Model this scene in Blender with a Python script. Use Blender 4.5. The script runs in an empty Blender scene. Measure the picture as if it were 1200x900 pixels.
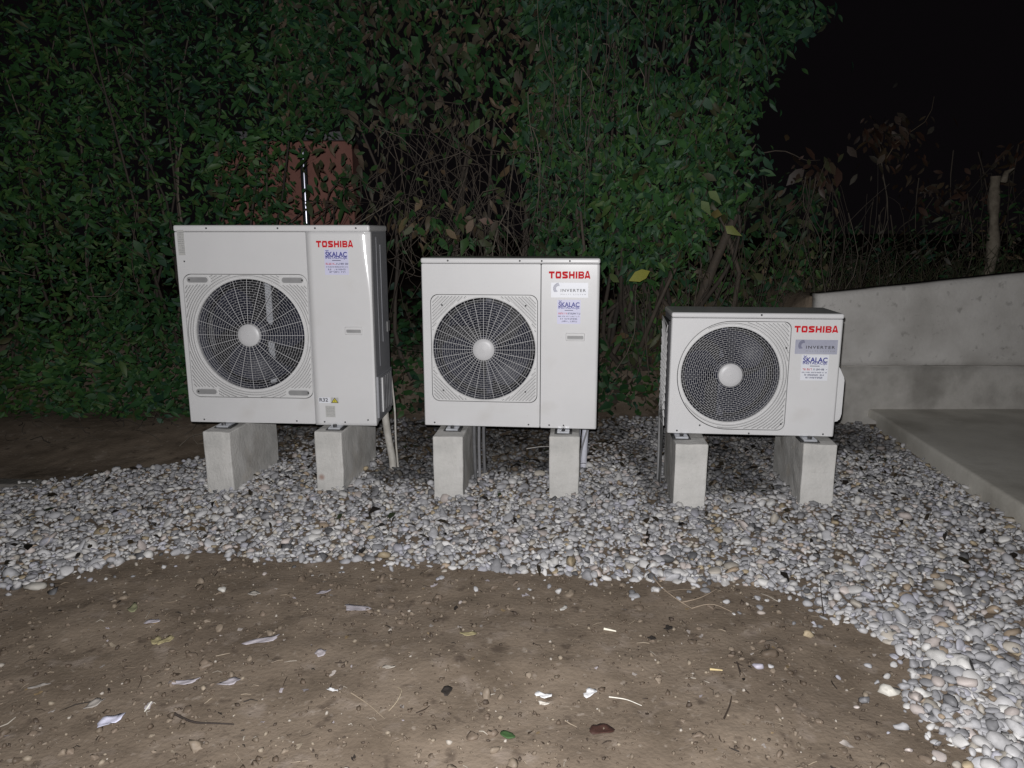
import bpy, bmesh, math, random
import numpy as np
from mathutils import Matrix, Vector

scn = bpy.context.scene
COL = scn.collection
R = math.radians
random.seed(7)
rng = np.random.default_rng(11)

# ------------------------------------------------------------------ camera, night sky, the photographer's flash
cam_d = bpy.data.cameras.new("camera")
cam_d.sensor_width = 36.0
cam_d.lens = 36.0 * 874.5 / 1200.0
cam_d.clip_start = 0.02
cam_d.clip_end = 500.0
cam = bpy.data.objects.new("camera", cam_d)
COL.objects.link(cam)
CAM_Z = 1.36
cam.location = (0, 0, CAM_Z)
cam.rotation_euler = (R(90 - 11.5), 0, 0)
scn.camera = cam

world = bpy.data.worlds.new("World")
scn.world = world
world.use_nodes = True
wn = world.node_tree
wn.nodes.clear()
sky = wn.nodes.new("ShaderNodeTexSky")
sky.sky_type = 'NISHITA'
sky.sun_disc = False
sky.sun_elevation = R(-6)
sky.sun_rotation = R(200)
bg = wn.nodes.new("ShaderNodeBackground")
bg.inputs["Strength"].default_value = 0.05
bg2 = wn.nodes.new("ShaderNodeBackground")          # night glow of the town on the sky
bg2.inputs["Color"].default_value = (1.0, 0.82, 1.0, 1)
bg2.inputs["Strength"].default_value = 0.0026
addw = wn.nodes.new("ShaderNodeAddShader")
wo = wn.nodes.new("ShaderNodeOutputWorld")
wn.links.new(sky.outputs[0], bg.inputs["Color"])
wn.links.new(bg.outputs[0], addw.inputs[0])
wn.links.new(bg2.outputs[0], addw.inputs[1])
wn.links.new(addw.outputs[0], wo.inputs["Surface"])

# the phone's flash, held beside its lens: the one lamp that lights the photograph
fl = bpy.data.lights.new("flash_lamp", 'SPOT')
fl.energy = 460.0
fl.color = (1.0, 0.985, 0.99)
fl.shadow_soft_size = 0.012
fl.spot_size = R(165)
fl.spot_blend = 1.0
flo = bpy.data.objects.new("flash_lamp", fl)
COL.objects.link(flo)
flo.location = (-0.025, 0.0, CAM_Z + 0.055)
flo.rotation_euler = (R(90 - 12.5), 0, R(-1.5))

scn.view_settings.view_transform = 'Standard'
scn.view_settings.look = 'None'
scn.view_settings.exposure = 0.0
scn.view_settings.gamma = 1.0
scn.view_settings.use_curve_mapping = False

# ------------------------------------------------------------------ helpers
def link(o, parent=None):
    COL.objects.link(o)
    if parent is not None:
        o.parent = parent
    return o

def tag(o, label=None, cat=None, group=None, kind=None):
    if label: o["label"] = label
    if cat: o["category"] = cat
    if group: o["group"] = group
    if kind: o["kind"] = kind
    return o

def empty(name, loc=(0, 0, 0), rz=0.0, label=None, cat=None, group=None):
    o = bpy.data.objects.new(name, None)
    o.empty_display_size = 0.1
    o.location = loc
    o.rotation_euler = (0, 0, rz)
    link(o)
    return tag(o, label, cat, group)

def mesh_np(name, V, F, m=None, smooth=False, col=None):
    """V (n,3); F (k,3) or (k,4) array, or list of such arrays; col (n,3) optional point colour"""
    me = bpy.data.meshes.new(name)
    V = np.asarray(V, np.float32)
    Fs = F if isinstance(F, list) else [F]
    Fs = [np.asarray(f, np.int32) for f in Fs if len(f)]
    loops = np.concatenate([f.ravel() for f in Fs])
    tot = np.concatenate([np.full(len(f), f.shape[1], np.int32) for f in Fs])
    start = np.concatenate([[0], np.cumsum(tot)[:-1]]).astype(np.int32)
    me.vertices.add(len(V)); me.vertices.foreach_set("co", V.ravel())
    me.loops.add(len(loops)); me.loops.foreach_set("vertex_index", loops)
    me.polygons.add(len(tot)); me.polygons.foreach_set("loop_start", start)
    me.polygons.foreach_set("loop_total", tot)
    if smooth:
        me.polygons.foreach_set("use_smooth", np.ones(len(tot), bool))
    if col is not None:
        a = me.attributes.new("tint", 'FLOAT_COLOR', 'POINT')
        c = np.ones((len(V), 4), np.float32); c[:, :3] = col
        a.data.foreach_set("color", c.ravel())
    me.update(calc_edges=True)
    me.validate()
    if m: me.materials.append(m)
    return me

def obj(name, me, parent=None, loc=(0, 0, 0), rot=(0, 0, 0), **kw):
    o = bpy.data.objects.new(name, me)
    o.location = loc; o.rotation_euler = rot
    link(o, parent)
    return tag(o, **kw)

def bm_mesh(name, bm, m=None, smooth=False):
    bmesh.ops.recalc_face_normals(bm, faces=bm.faces)
    me = bpy.data.meshes.new(name)
    bm.to_mesh(me); bm.free()
    if smooth:
        me.polygons.foreach_set("use_smooth", np.ones(len(me.polygons), bool))
    if m: me.materials.append(m)
    return me

def add_box(bm, x0, x1, y0, y1, z0, z1, bev=0.0, seg=2):
    r = bmesh.ops.create_cube(bm, size=1.0)
    vs = r['verts']
    bmesh.ops.scale(bm, vec=(x1 - x0, y1 - y0, z1 - z0), verts=vs)
    bmesh.ops.translate(bm, vec=((x0 + x1) / 2, (y0 + y1) / 2, (z0 + z1) / 2), verts=vs)
    if bev > 0:
        es = list({e for v in vs for e in v.link_edges})
        bmesh.ops.bevel(bm, geom=es, offset=bev, segments=seg, profile=0.5, affect='EDGES')

def box_mesh(name, x0, x1, y0, y1, z0, z1, m, bev=0.0, seg=2):
    bm = bmesh.new(); add_box(bm, x0, x1, y0, y1, z0, z1, bev, seg)
    return bm_mesh(name, bm, m)

class Acc:
    """collects vertex / face arrays"""
    def __init__(s): s.V = []; s.F = []; s.C = []; s.n = 0
    def add(s, V, F, c=None):
        V = np.asarray(V, float)
        s.V.append(V); s.F.append(np.asarray(F) + s.n); s.n += len(V)
        if c is not None: s.C.append(np.broadcast_to(np.asarray(c, float), (len(V), 3)))
    def mesh(s, name, m, smooth=False):
        q = [f for f in s.F if f.shape[1] == 4]; t = [f for f in s.F if f.shape[1] == 3]
        Fs = ([np.concatenate(q)] if q else []) + ([np.concatenate(t)] if t else [])
        return mesh_np(name, np.concatenate(s.V), Fs, m, smooth, np.concatenate(s.C) if s.C else None)

def tube(P, rad, sides=5, closed=False):
    P = np.asarray(P, float); n = len(P)
    rad = np.broadcast_to(np.asarray(rad, float), (n,))
    if closed:
        T = np.roll(P, -1, 0) - np.roll(P, 1, 0)
    else:
        T = np.gradient(P, axis=0)
    T /= np.linalg.norm(T, axis=1, keepdims=True) + 1e-12
    ref = np.array([0, 1.0, 0]) if abs(T[0][1]) < 0.85 else np.array([1.0, 0, 0])
    A = np.cross(T, ref); A /= np.linalg.norm(A, axis=1, keepdims=True) + 1e-12
    B = np.cross(T, A)
    th = np.arange(sides) * 2 * math.pi / sides + (math.pi / sides)
    V = P[:, None] + rad[:, None, None] * (np.cos(th)[None, :, None] * A[:, None] + np.sin(th)[None, :, None] * B[:, None])
    V = V.reshape(-1, 3)
    i = np.arange(n if closed else n - 1)[:, None]; j = np.arange(sides)[None]
    i2 = (i + 1) % n; j2 = (j + 1) % sides
    F = np.stack([i * sides + j, i * sides + j2, i2 * sides + j2, i2 * sides + j], -1).reshape(-1, 4)
    return V, F

def ss(a, b, x):
    t = np.clip((np.asarray(x, float) - a) / (b - a), 0, 1)
    return t * t * (3 - 2 * t)

_tab = np.random.default_rng(3).random((256, 256))
def vnoise(x, y):
    x = np.asarray(x, float); y = np.asarray(y, float)
    xi = np.floor(x).astype(int); yi = np.floor(y).astype(int)
    fx = x - xi; fy = y - yi
    fx = fx * fx * (3 - 2 * fx); fy = fy * fy * (3 - 2 * fy)
    g = lambda a, b: _tab[a % 256, b % 256]
    return (g(xi, yi) * (1 - fx) + g(xi + 1, yi) * fx) * (1 - fy) + (g(xi, yi + 1) * (1 - fx) + g(xi + 1, yi + 1) * fx) * fy
def fbm(x, y, o=4):
    s = 0; a = 0.5
    for k in range(o):
        s = s + a * (vnoise(x * 2 ** k + 17 * k, y * 2 ** k + 31 * k) - 0.5); a *= 0.5
    return s

def pip(x, y, poly):
    ins = np.zeros(len(x), bool); P = np.asarray(poly); n = len(P)
    for i in range(n):
        x1, y1 = P[i]; x2, y2 = P[(i + 1) % n]
        c = ((y1 > y) != (y2 > y)) & (x < (x2 - x1) * (y - y1) / (y2 - y1 + 1e-12) + x1)
        ins ^= c
    return ins

# ------------------------------------------------------------------ materials
def mat(name, cols, scale=8.0, rough=0.5, metal=0.0, bump=0.0, bscale=None, detail=6.0, ramp=(0.35, 0.65),
        rvar=0.0, tint=None, spec=0.5, coord='Object', dist=0.01, trans=0.0):
    m = bpy.data.materials.new(name); m.use_nodes = True
    nt = m.node_tree; N = nt.nodes; L = nt.links
    b = N["Principled BSDF"]
    tc = N.new("ShaderNodeTexCoord")
    no = N.new("ShaderNodeTexNoise"); no.inputs["Scale"].default_value = scale; no.inputs["Detail"].default_value = detail
    no.inputs["Roughness"].default_value = 0.62
    L.new(tc.outputs[coord], no.inputs["Vector"])
    cr = N.new("ShaderNodeValToRGB")
    els = cr.color_ramp.elements
    k = len(cols)
    while len(els) < k: els.new(0.5)
    for i, c in enumerate(cols):
        els[i].position = ramp[0] + (ramp[1] - ramp[0]) * (i / max(1, k - 1))
        els[i].color = (*c, 1)
    L.new(no.outputs["Fac"], cr.inputs["Fac"])
    last = cr.outputs["Color"]
    if tint:
        mx = N.new("ShaderNodeMix"); mx.data_type = 'RGBA'; mx.blend_type = 'MULTIPLY'; mx.inputs["Factor"].default_value = 1.0
        L.new(last, mx.inputs["A"])
        if tint == 'attr':
            at = N.new("ShaderNodeAttribute"); at.attribute_name = "tint"
            L.new(at.outputs["Color"], mx.inputs["B"])
        else:
            oi = N.new("ShaderNodeObjectInfo")
            L.new(oi.outputs["Color"], mx.inputs["B"])
        last = mx.outputs["Result"]
    L.new(last, b.inputs["Base Color"])
    b.inputs["Roughness"].default_value = rough
    b.inputs["Metallic"].default_value = metal
    b.inputs["Specular IOR Level"].default_value = spec
    if rvar:
        mr = N.new("ShaderNodeMapRange")
        mr.inputs["To Min"].default_value = rough - rvar; mr.inputs["To Max"].default_value = rough + rvar
        mr.inputs["From Min"].default_value = 0.3; mr.inputs["From Max"].default_value = 0.7
        L.new(no.outputs["Fac"], mr.inputs["Value"]); L.new(mr.outputs["Result"], b.inputs["Roughness"])
    if bump:
        nb = N.new("ShaderNodeTexNoise"); nb.inputs["Scale"].default_value = bscale or scale * 4
        nb.inputs["Detail"].default_value = 5
        L.new(tc.outputs[coord], nb.inputs["Vector"])
        bp = N.new("ShaderNodeBump"); bp.inputs["Strength"].default_value = bump; bp.inputs["Distance"].default_value = dist
        L.new(nb.outputs["Fac"], bp.inputs["Height"]); L.new(bp.outputs["Normal"], b.inputs["Normal"])
    return m

def mixcol(m, colour, scale, lo, hi, fac=1.0, detail=4, kind='noise'):
    """lays a second colour over the base colour where another noise runs high (stains, specks)"""
    nt = m.node_tree; N = nt.nodes; L = nt.links
    b = N["Principled BSDF"]; src = b.inputs["Base Color"].links[0].from_socket
    tc = [n for n in N if n.type == 'TEX_COORD'][0]
    if kind == 'noise':
        t = N.new("ShaderNodeTexNoise"); t.inputs["Scale"].default_value = scale; t.inputs["Detail"].default_value = detail
        out = t.outputs["Fac"]
    else:
        t = N.new("ShaderNodeTexVoronoi"); t.inputs["Scale"].default_value = scale
        out = t.outputs["Distance"]
    L.new(tc.outputs["Object"], t.inputs["Vector"])
    mr = N.new("ShaderNodeMapRange")
    mr.inputs["From Min"].default_value = lo; mr.inputs["From Max"].default_value = hi
    mr.inputs["To Max"].default_value = fac
    L.new(out, mr.inputs["Value"])
    mx = N.new("ShaderNodeMix"); mx.data_type = 'RGBA'
    L.new(mr.outputs["Result"], mx.inputs["Factor"]); L.new(src, mx.inputs["A"])
    mx.inputs["B"].default_value = (*colour, 1)
    L.new(mx.outputs["Result"], b.inputs["Base Color"])

M = {}
M['paint'] = mat('cream_painted_steel', [(.665, .665, .67), (.70, .70, .705)], 2.5, 0.42, rvar=0.05, bump=0.03, bscale=60, dist=0.002, spec=.3)
mixcol(M['paint'], (.52, .50, .47), 5.0, .58, .80, .4)
mixcol(M['paint'], (.40, .36, .31), 70.0, .70, .78, .35)
_b = M['paint'].node_tree.nodes['Principled BSDF']; _b.inputs['Coat Weight'].default_value = .5; _b.inputs['Coat Roughness'].default_value = .14
M['paint_gloss'] = M['paint'].copy(); M['paint_gloss'].name = 'cream_painted_steel_glossy'
_b = M['paint_gloss'].node_tree.nodes['Principled BSDF']; _b.inputs['Coat Weight'].default_value = 1.0; _b.inputs['Coat Roughness'].default_value = .12
M['paint_side'] = mat('dark_grey_side_steel', [(.26, .265, .285), (.31, .315, .335)], 3.0, 0.42, rvar=0.05)  # side sheets toned darker and bluer than the cream fronts
M['plastic'] = mat('cream_grille_plastic', [(.62, .62, .62), (.66, .66, .66)], 5.0, 0.45, rvar=0.05)
M['slot'] = mat('dark_rib_slot', [(.20, .20, .20), (.26, .26, .26)], 9.0, .7)
M['wire'] = mat('grille_wire_plastic', [(.52, .52, .53), (.58, .58, .59)], 5.0, 0.4)
M['lip'] = mat('grey_recess_plastic', [(.25, .25, .255), (.31, .31, .31)], 12.0, 0.5)
M['blade'] = mat('dark_blue_grey_fan_plastic', [(.016, .018, .030), (.026, .028, .045)], 6.0, 0.45, rvar=0.06, spec=.2)
M['shroud'] = mat('shroud_steel', [(.05, .053, .075), (.075, .08, .105)], 4.0, 0.5)
M['void'] = mat('coil_fins', [(.006, .006, .009), (.012, .012, .016)], 30.0, 0.6)
M['galv'] = mat('galvanised_steel', [(.50, .52, .56), (.62, .64, .68)], 20.0, 0.4, metal=0.35, rvar=0.08)
M['screw'] = mat('dark_screw_steel', [(.07, .07, .075), (.12, .12, .125)], 40.0, 0.4, metal=0.7)
M['red'] = mat('red_logo_ink', [(.56, .012, .02), (.60, .015, .025)], 8.0, 0.6, spec=.1)
M['blue'] = mat('blue_print_ink', [(.035, .04, .26), (.045, .05, .30)], 8.0, 0.5)
M['navy'] = mat('navy_print_ink', [(.03, .03, .10), (.04, .04, .13)], 8.0, 0.5)
M['redink'] = mat('red_print_ink', [(.50, .05, .07), (.55, .06, .08)], 8.0, 0.5)
M['black'] = mat('black_print_ink', [(.02, .02, .022), (.03, .03, .033)], 8.0, 0.5)
M['greyink'] = mat('grey_print_ink', [(.20, .20, .21), (.26, .26, .27)], 8.0, 0.5)
M['white'] = mat('white_sticker_vinyl', [(.74, .76, .82), (.80, .82, .87)], 6.0, 0.4)
M['lilac'] = mat('pale_lilac_sticker', [(.60, .60, .78), (.64, .64, .82)], 6.0, 0.45)
M['silver'] = mat('silver_sticker_foil', [(.36, .37, .46), (.48, .49, .58)], 4.0, 0.42, metal=0.12, rvar=0.06)
M['greysheet'] = mat('grey_notice_sticker', [(.46, .46, .45), (.52, .52, .50)], 30.0, 0.5)
M['yellow'] = mat('yellow_warning_ink', [(.60, .52, .03), (.64, .56, .05)], 8.0, 0.5)
M['concrete'] = mat('cast_concrete', [(.48, .475, .455), (.58, .57, .545), (.63, .62, .60)], 5.0, 0.85, bump=0.6, bscale=60, dist=0.005)
mixcol(M['concrete'], (.30, .28, .25), 4.0, .54, .72, .6, detail=9)
mixcol(M['concrete'], (.62, .56, .46), 7.0, .60, .75, .5)
mixcol(M['concrete'], (.10, .095, .09), 42.0, .07, .03, .6, kind='v')
M['wall'] = mat('wall_concrete', [(.48, .465, .44), (.56, .545, .52), (.62, .605, .58)], 2.6, 0.88, bump=0.4, bscale=45, dist=0.006)
mixcol(M['wall'], (.34, .325, .30), 2.3, .50, .70, .6, detail=10)
mixcol(M['wall'], (.60, .59, .57), 6.0, .58, .72, .5, detail=9)
mixcol(M['wall'], (.20, .19, .175), 19.0, .62, .72, .5, detail=8)
mixcol(M['wall'], (.07, .068, .065), 17.0, .06, .02, .75, kind='v')
M['footing'] = mat('footing_concrete', [(.36, .345, .32), (.46, .445, .415), (.54, .52, .49)], 3.5, 0.9, bump=0.5, bscale=40, dist=0.006)
mixcol(M['footing'], (.52, .51, .48), 5.0, .60, .72, .5, detail=10)
mixcol(M['footing'], (.20, .19, .17), 3.2, .52, .70, .6, detail=10)
M['slab'] = mat('slab_concrete', [(.52, .50, .45), (.59, .57, .515), (.64, .62, .565)], 2.0, 0.9, bump=0.4, bscale=55, dist=0.004)
mixcol(M['slab'], (.30, .28, .24), 1.6, .47, .66, .75, detail=10)
mixcol(M['slab'], (.62, .60, .55), 9.0, .62, .72, .4, detail=9)
M['soil'] = mat('bare_soil', [(.130, .101, .074), (.190, .150, .113), (.245, .196, .150)], 4.0, 0.95, bump=.42, bscale=70, dist=0.008, ramp=(.3, .7), spec=0.2, detail=12)
mixcol(M['soil'], (.095, .072, .054), 1.6, .52, .70, .45, detail=8)
mixcol(M['soil'], (.30, .25, .21), 9.0, .58, .72, .6, detail=10)
mixcol(M['soil'], (.07, .052, .04), 14.0, .60, .70, .7, detail=9)
mixcol(M['soil'], (.36, .31, .26), 34.0, .62, .74, .6)
mixcol(M['soil'], (.42, .37, .32), 75.0, .075, .05, .6, kind='v')
M['stone'] = mat('pebble_stone', [(.72, .72, .72), (1.0, 1.0, 1.0)], 30.0, 0.62, tint='attr', rvar=0.1, spec=0.35)
M['stone_one'] = mat('pebble_stone_single', [(.72, .72, .72), (1.0, 1.0, 1.0)], 30.0, 0.58, tint='obj', rvar=0.1, spec=0.35)
M['leaf'] = mat('leaf_green', [(.75, .78, .7), (1.05, 1.05, 1.0)], 9.0, 0.55, tint='attr', spec=0.25)
M['leaf_one'] = mat('leaf_single', [(.75, .78, .7), (1.05, 1.05, 1.0)], 25.0, 0.5, tint='obj', spec=0.3)
M['stem'] = mat('plant_stem', [(.7, .7, .7), (1.1, 1.05, 1.0)], 20.0, 0.8, tint='attr')
M['litter'] = mat('litter_piece', [(.78, .78, .78), (1.05, 1.05, 1.05)], 35.0, 0.75, tint='obj', bump=.3, bscale=60, dist=.003)
M['pink'] = mat('pink_render', [(.27, .122, .098), (.33, .155, .125)], 5.0, 0.9, bump=.4, bscale=60)
M['pole'] = mat('dark_glossy_pole', [(.26, .265, .31), (.34, .345, .40)], 6.0, 0.25, metal=0.9)
M['insul'] = mat('beige_pipe_wrap', [(.42, .40, .36), (.55, .53, .49)], 14.0, 0.7, bump=.5, bscale=40)
M['whitepipe'] = mat('white_pipe_wrap', [(.58, .59, .66), (.68, .69, .76)], 14.0, 0.55, bump=.4, bscale=30)
M['conduit'] = mat('dark_conduit', [(.10, .10, .105), (.16, .16, .165)], 14.0, 0.5)
M['rubber'] = mat('dark_rubber', [(.03, .03, .03), (.05, .05, .05)], 14.0, 0.7)

def spot_stain(src, name, centre, radius, colour, fac):
    m = src.copy(); m.name = name; nt = m.node_tree; N = nt.nodes; L = nt.links; b = N['Principled BSDF']
    sk = b.inputs['Base Color'].links[0].from_socket; tc = [q for q in N if q.type == 'TEX_COORD'][0]
    d = N.new('ShaderNodeVectorMath'); d.operation = 'DISTANCE'; d.inputs[1].default_value = centre; L.new(tc.outputs['Object'], d.inputs[0])
    mr = N.new('ShaderNodeMapRange'); mr.inputs['From Min'].default_value = radius; mr.inputs['From Max'].default_value = radius * .3; mr.inputs['To Max'].default_value = fac
    L.new(d.outputs['Value'], mr.inputs['Value'])
    mx = N.new('ShaderNodeMix'); mx.data_type = 'RGBA'; L.new(mr.outputs['Result'], mx.inputs['Factor']); L.new(sk, mx.inputs['A']); mx.inputs['B'].default_value = (*colour, 1)
    L.new(mx.outputs['Result'], b.inputs['Base Color']); return m
M['concrete_stained'] = spot_stain(M['concrete'], 'cast_concrete_stained', (-.045, 0, .09), .022, (.30, .17, .13), .75)

# ------------------------------------------------------------------ terrain
def H(x, y):
    x = np.asarray(x, float); y = np.asarray(y, float)
    h = 0.018 * ss(.3, 1.3, x) * ss(2.4, 3.3, y)
    h = h + 0.10 * ss(4.1, 5.0, y) * ss(-1.3, -2.0, x)
    wallside = ss(1.66, 2.13, x)
    bank = 0.40 * ss(5.25, 6.3, y) * (1 - wallside)
    back = 0.90 * wallside * ss(5.19, 5.28 + 0.8 * (1 - ss(1.75, 2.12, x)), y)
    h = h + np.maximum(bank, back)
    big = 0.030 * fbm(x * 1.1 + 5, y * 1.1 + 9, 3)
    lump = fbm(x * 5.2 + 8 + .6 * fbm(x * 3, y * 3, 2), y * 6.0, 2); clods = 0.030 * fbm(x * 2.6 + 3, y * 3.1, 2) + 0.022 * np.maximum(lump, -.06) + 0.014 * np.abs(fbm(x * 11, y * 11, 2)) + .010 * np.maximum(0, fbm(x * 15 + 3, y * 15, 2))
    near = np.exp(-((x * x + (y - 3) ** 2) / 60.0))
    return h + (big + clods) * near + 0.03 * fbm(x * 2.2, y * 2.2, 2) * ss(4.6, 5.6, y)

def grow(a, b, step, far):
    core = np.arange(a, b + 1e-6, step)
    e = []; d = step; p = b
    while p < far: d *= 1.35; p += d; e.append(p)
    f = []; d = step; p = a
    while p > -far: d *= 1.35; p -= d; f.append(p)
    return np.array(f[::-1] + list(core) + e)
gx = grow(-2.9, 2.7, 0.018, 150); gy = grow(0.9, 6.6, 0.02, 150)
X, Y = np.meshgrid(gx, gy)
Z = H(X, Y)
nx, ny = len(gx), len(gy)
ii, jj = np.meshgrid(np.arange(nx - 1), np.arange(ny - 1))
a = jj * nx + ii
F = np.stack([a, a + 1, a + 1 + nx, a + nx], -1).reshape(-1, 4)
ground = obj('ground', mesh_np('ground', np.stack([X, Y, Z], -1).reshape(-1, 3), F, M['soil'], True), kind='structure')

# small crumbs of earth and chalk scattered over the bare soil
def blob_mesh(level, seed, sx=1, sy=1, sz=1, amp=.12):
    bm = bmesh.new(); bmesh.ops.create_icosphere(bm, subdivisions=level, radius=1.0)
    r_ = random.Random(seed)
    ph = [(r_.uniform(0, 6), r_.uniform(1, 2.4), Vector((r_.uniform(-1, 1), r_.uniform(-1, 1), r_.uniform(-1, 1))).normalized()) for _ in range(4)]
    for v in bm.verts:
        k = 1 + sum(amp * .5 * math.sin(p + f * 2.2 * v.co.dot(d)) for p, f, d in ph)
        v.co = Vector((v.co.x * sx, v.co.y * sy, v.co.z * sz)) * k
    V = np.array([v.co[:] for v in bm.verts]); F = np.array([[v.index for v in f.verts] for f in bm.faces])
    bm.free()
    return V, F

def euler_mats(n, tilt, r=rng):
    """random spin about z then a tilt of about `tilt` radians"""
    s = r.uniform(0, 2 * math.pi, n); t = r.normal(0, tilt, n); u = r.uniform(0, 2 * math.pi, n)
    cz, sz = np.cos(s), np.sin(s); ct, st = np.cos(t), np.sin(t); cu, su = np.cos(u), np.sin(u)
    Rz = np.zeros((n, 3, 3)); Rz[:, 0, 0] = cz; Rz[:, 0, 1] = -sz; Rz[:, 1, 0] = sz; Rz[:, 1, 1] = cz; Rz[:, 2, 2] = 1
    Rx = np.zeros((n, 3, 3)); Rx[:, 0, 0] = 1; Rx[:, 1, 1] = ct; Rx[:, 1, 2] = -st; Rx[:, 2, 1] = st; Rx[:, 2, 2] = ct
    Ru = np.zeros((n, 3, 3)); Ru[:, 0, 0] = cu; Ru[:, 0, 1] = -su; Ru[:, 1, 0] = su; Ru[:, 1, 1] = cu; Ru[:, 2, 2] = 1
    return Ru @ Rx @ Rz

def scatter(protos, pick, pos, scl, rot, cols):
    """instances of small meshes written into one mesh"""
    Vs, Fs, Cs = [], [], []; n = 0
    for k, (pv, pf) in enumerate(protos):
        sel = np.where(pick == k)[0]
        if not len(sel): continue
        v = pv[None] * scl[sel][:, None]
        v = np.einsum('nij,nkj->nki', rot[sel], v) + pos[sel][:, None]
        f = pf[None] + (np.arange(len(sel)) * len(pv))[:, None, None] + n
        Vs.append(v.reshape(-1, 3)); Fs.append(f.reshape(-1, pf.shape[1])); n += len(sel) * len(pv)
        Cs.append(np.repeat(cols[sel], len(pv), 0))
    return np.concatenate(Vs), np.concatenate(Fs), np.concatenate(Cs)

FRONT = [(-3.6, 2.30), (-2.116, 2.589), (-1.98, 2.672), (-1.742, 2.838), (-1.514, 2.945), (-1.279, 2.99), (-1.0, 2.93), (-.712, 2.91),
         (-.352, 2.889), (0.003, 2.82), (.343, 2.762), (.6, 2.71), (.735, 2.692), (.9, 2.72), (1.002, 2.694), (1.112, 2.592), (1.161, 2.43),
         (1.239, 2.35), (1.252, 2.146), (1.175, 2.03), (1.15, 1.873), (1.191, 1.801), (1.213, 1.686), (1.20, 1.5), (1.25, 1.1)]
BACK = [(2.12, 1.1), (2.36, 3.25), (2.53, 5.0), (2.45, 5.14), (1.9, 5.28), (1.2, 5.30), (.2, 5.34), (-1.0, 5.30), (-1.35, 5.15), (-1.601, 4.95),
        (-1.75, 4.55), (-1.855, 4.325), (-2.217, 4.123), (-2.566, 3.968), (-2.728, 3.784), (-2.858, 3.591), (-3.6, 3.2)]
GRAVEL = FRONT + BACK

bed = empty('gravel_bed', (0, 0, 0)); tag(bed, kind='structure')
def hexpts(sp):
    ys = np.arange(1.1, 5.45, sp * .866); out = []
    for k, yy in enumerate(ys):
        xs = np.arange(-3.6, 2.6, sp) + (sp / 2 if k % 2 else 0)
        out.append(np.stack([xs, np.full(len(xs), yy)], 1))
    p = np.concatenate(out); p += rng.normal(0, sp * .22, p.shape)
    return p
P1 = hexpts(.0285); P1 = P1[rng.random(len(P1)) < .92]; P2 = hexpts(.034); P2 = P2[rng.random(len(P2)) < .66]
P3 = hexpts(.048); P3 = P3[rng.random(len(P3)) < .45]
pp = np.concatenate([P1, P2, P3]); lay = np.concatenate([np.zeros(len(P1)), np.ones(len(P2)), np.full(len(P3), 2)])
# ragged edge: nudge the outline test with noise
ex = pp[:, 0] + .09 * fbm(pp[:, 0] * 4, pp[:, 1] * 4, 3); ey = pp[:, 1] + .13 * fbm(pp[:, 0] * 4 + 50, pp[:, 1] * 4 + 7, 4)
keep = pip(ex, ey, GRAVEL) & (pp[:, 0] < 2.335 + (pp[:, 1] - 3.25) * .1035 - .012)
# thinner, one stone deep and muddy towards the bank, where the stones were thrown last
sparse = ss(4.05, 4.5, pp[:, 1]) * (1 - .75 * ss(.55, .8, pp[:, 0])) * ss(-1.95, -1.6, pp[:, 0])
keep &= rng.random(len(pp)) > sparse * np.where(lay == 0, .42, .62)
pp = pp[keep]; lay = lay[keep]
# strays on the soil
ns = 150
fi = rng.integers(1, len(FRONT) - 2, ns); fa = np.array(FRONT)
tt = rng.random(ns)[:, None]
st = fa[fi] * (1 - tt) + fa[fi + 1] * tt
off = rng.exponential(.09, ns); st[:, 1] -= off * (fi < 15); st[:, 0] -= off * (fi >= 15) * .9
stk = pip(st[:, 0], st[:, 1], GRAVEL) == False
st = st[stk]
n_main = len(pp)
pp = np.concatenate([pp, st]); lay = np.concatenate([lay, np.zeros(len(st))])
n = len(pp)
sa = np.clip(rng.lognormal(math.log(.0158), .36, n), .007, .032)
sa *= 1 + .10 * ss(1.0, 1.5, pp[:, 0]) * ss(2.9, 2.2, pp[:, 1])
sa[n_main:] *= .75
scl = np.stack([sa, sa * rng.uniform(.58, .86, n), sa * rng.uniform(.36, .60, n)], 1)
edge = np.where(lay == 0, .004, np.where(lay == 1, .017, .026))
pos = np.stack([pp[:, 0], pp[:, 1], H(pp[:, 0], pp[:, 1]) + edge + rng.normal(0, .005, n)], 1)
pos[n_main:, 2] += .002
rot = euler_mats(n, .48)
pal = np.array([(.62, .61, .60), (.56, .555, .56), (.50, .50, .515), (.68, .67, .65), (.42, .42, .435), (.33, .33, .345), (.24, .24, .25), (.50, .46, .40),
                (.56, .50, .47), (.13, .13, .135), (.44, .36, .24), (.38, .30, .22), (.46, .46, .51)])
pw = np.array([.14, .14, .13, .07, .14, .11, .07, .06, .06, .03, .016, .02, .06]); pw /= pw.sum()
cols = pal[rng.choice(len(pal), n, p=pw)] * rng.uniform(.78, 1.12, (n, 1))
mud = ss(4.1, 4.7, pp[:, 1]) * (.35 + .65 * rng.random(n)) * .75                  # stones still caked with earth at the back
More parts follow.
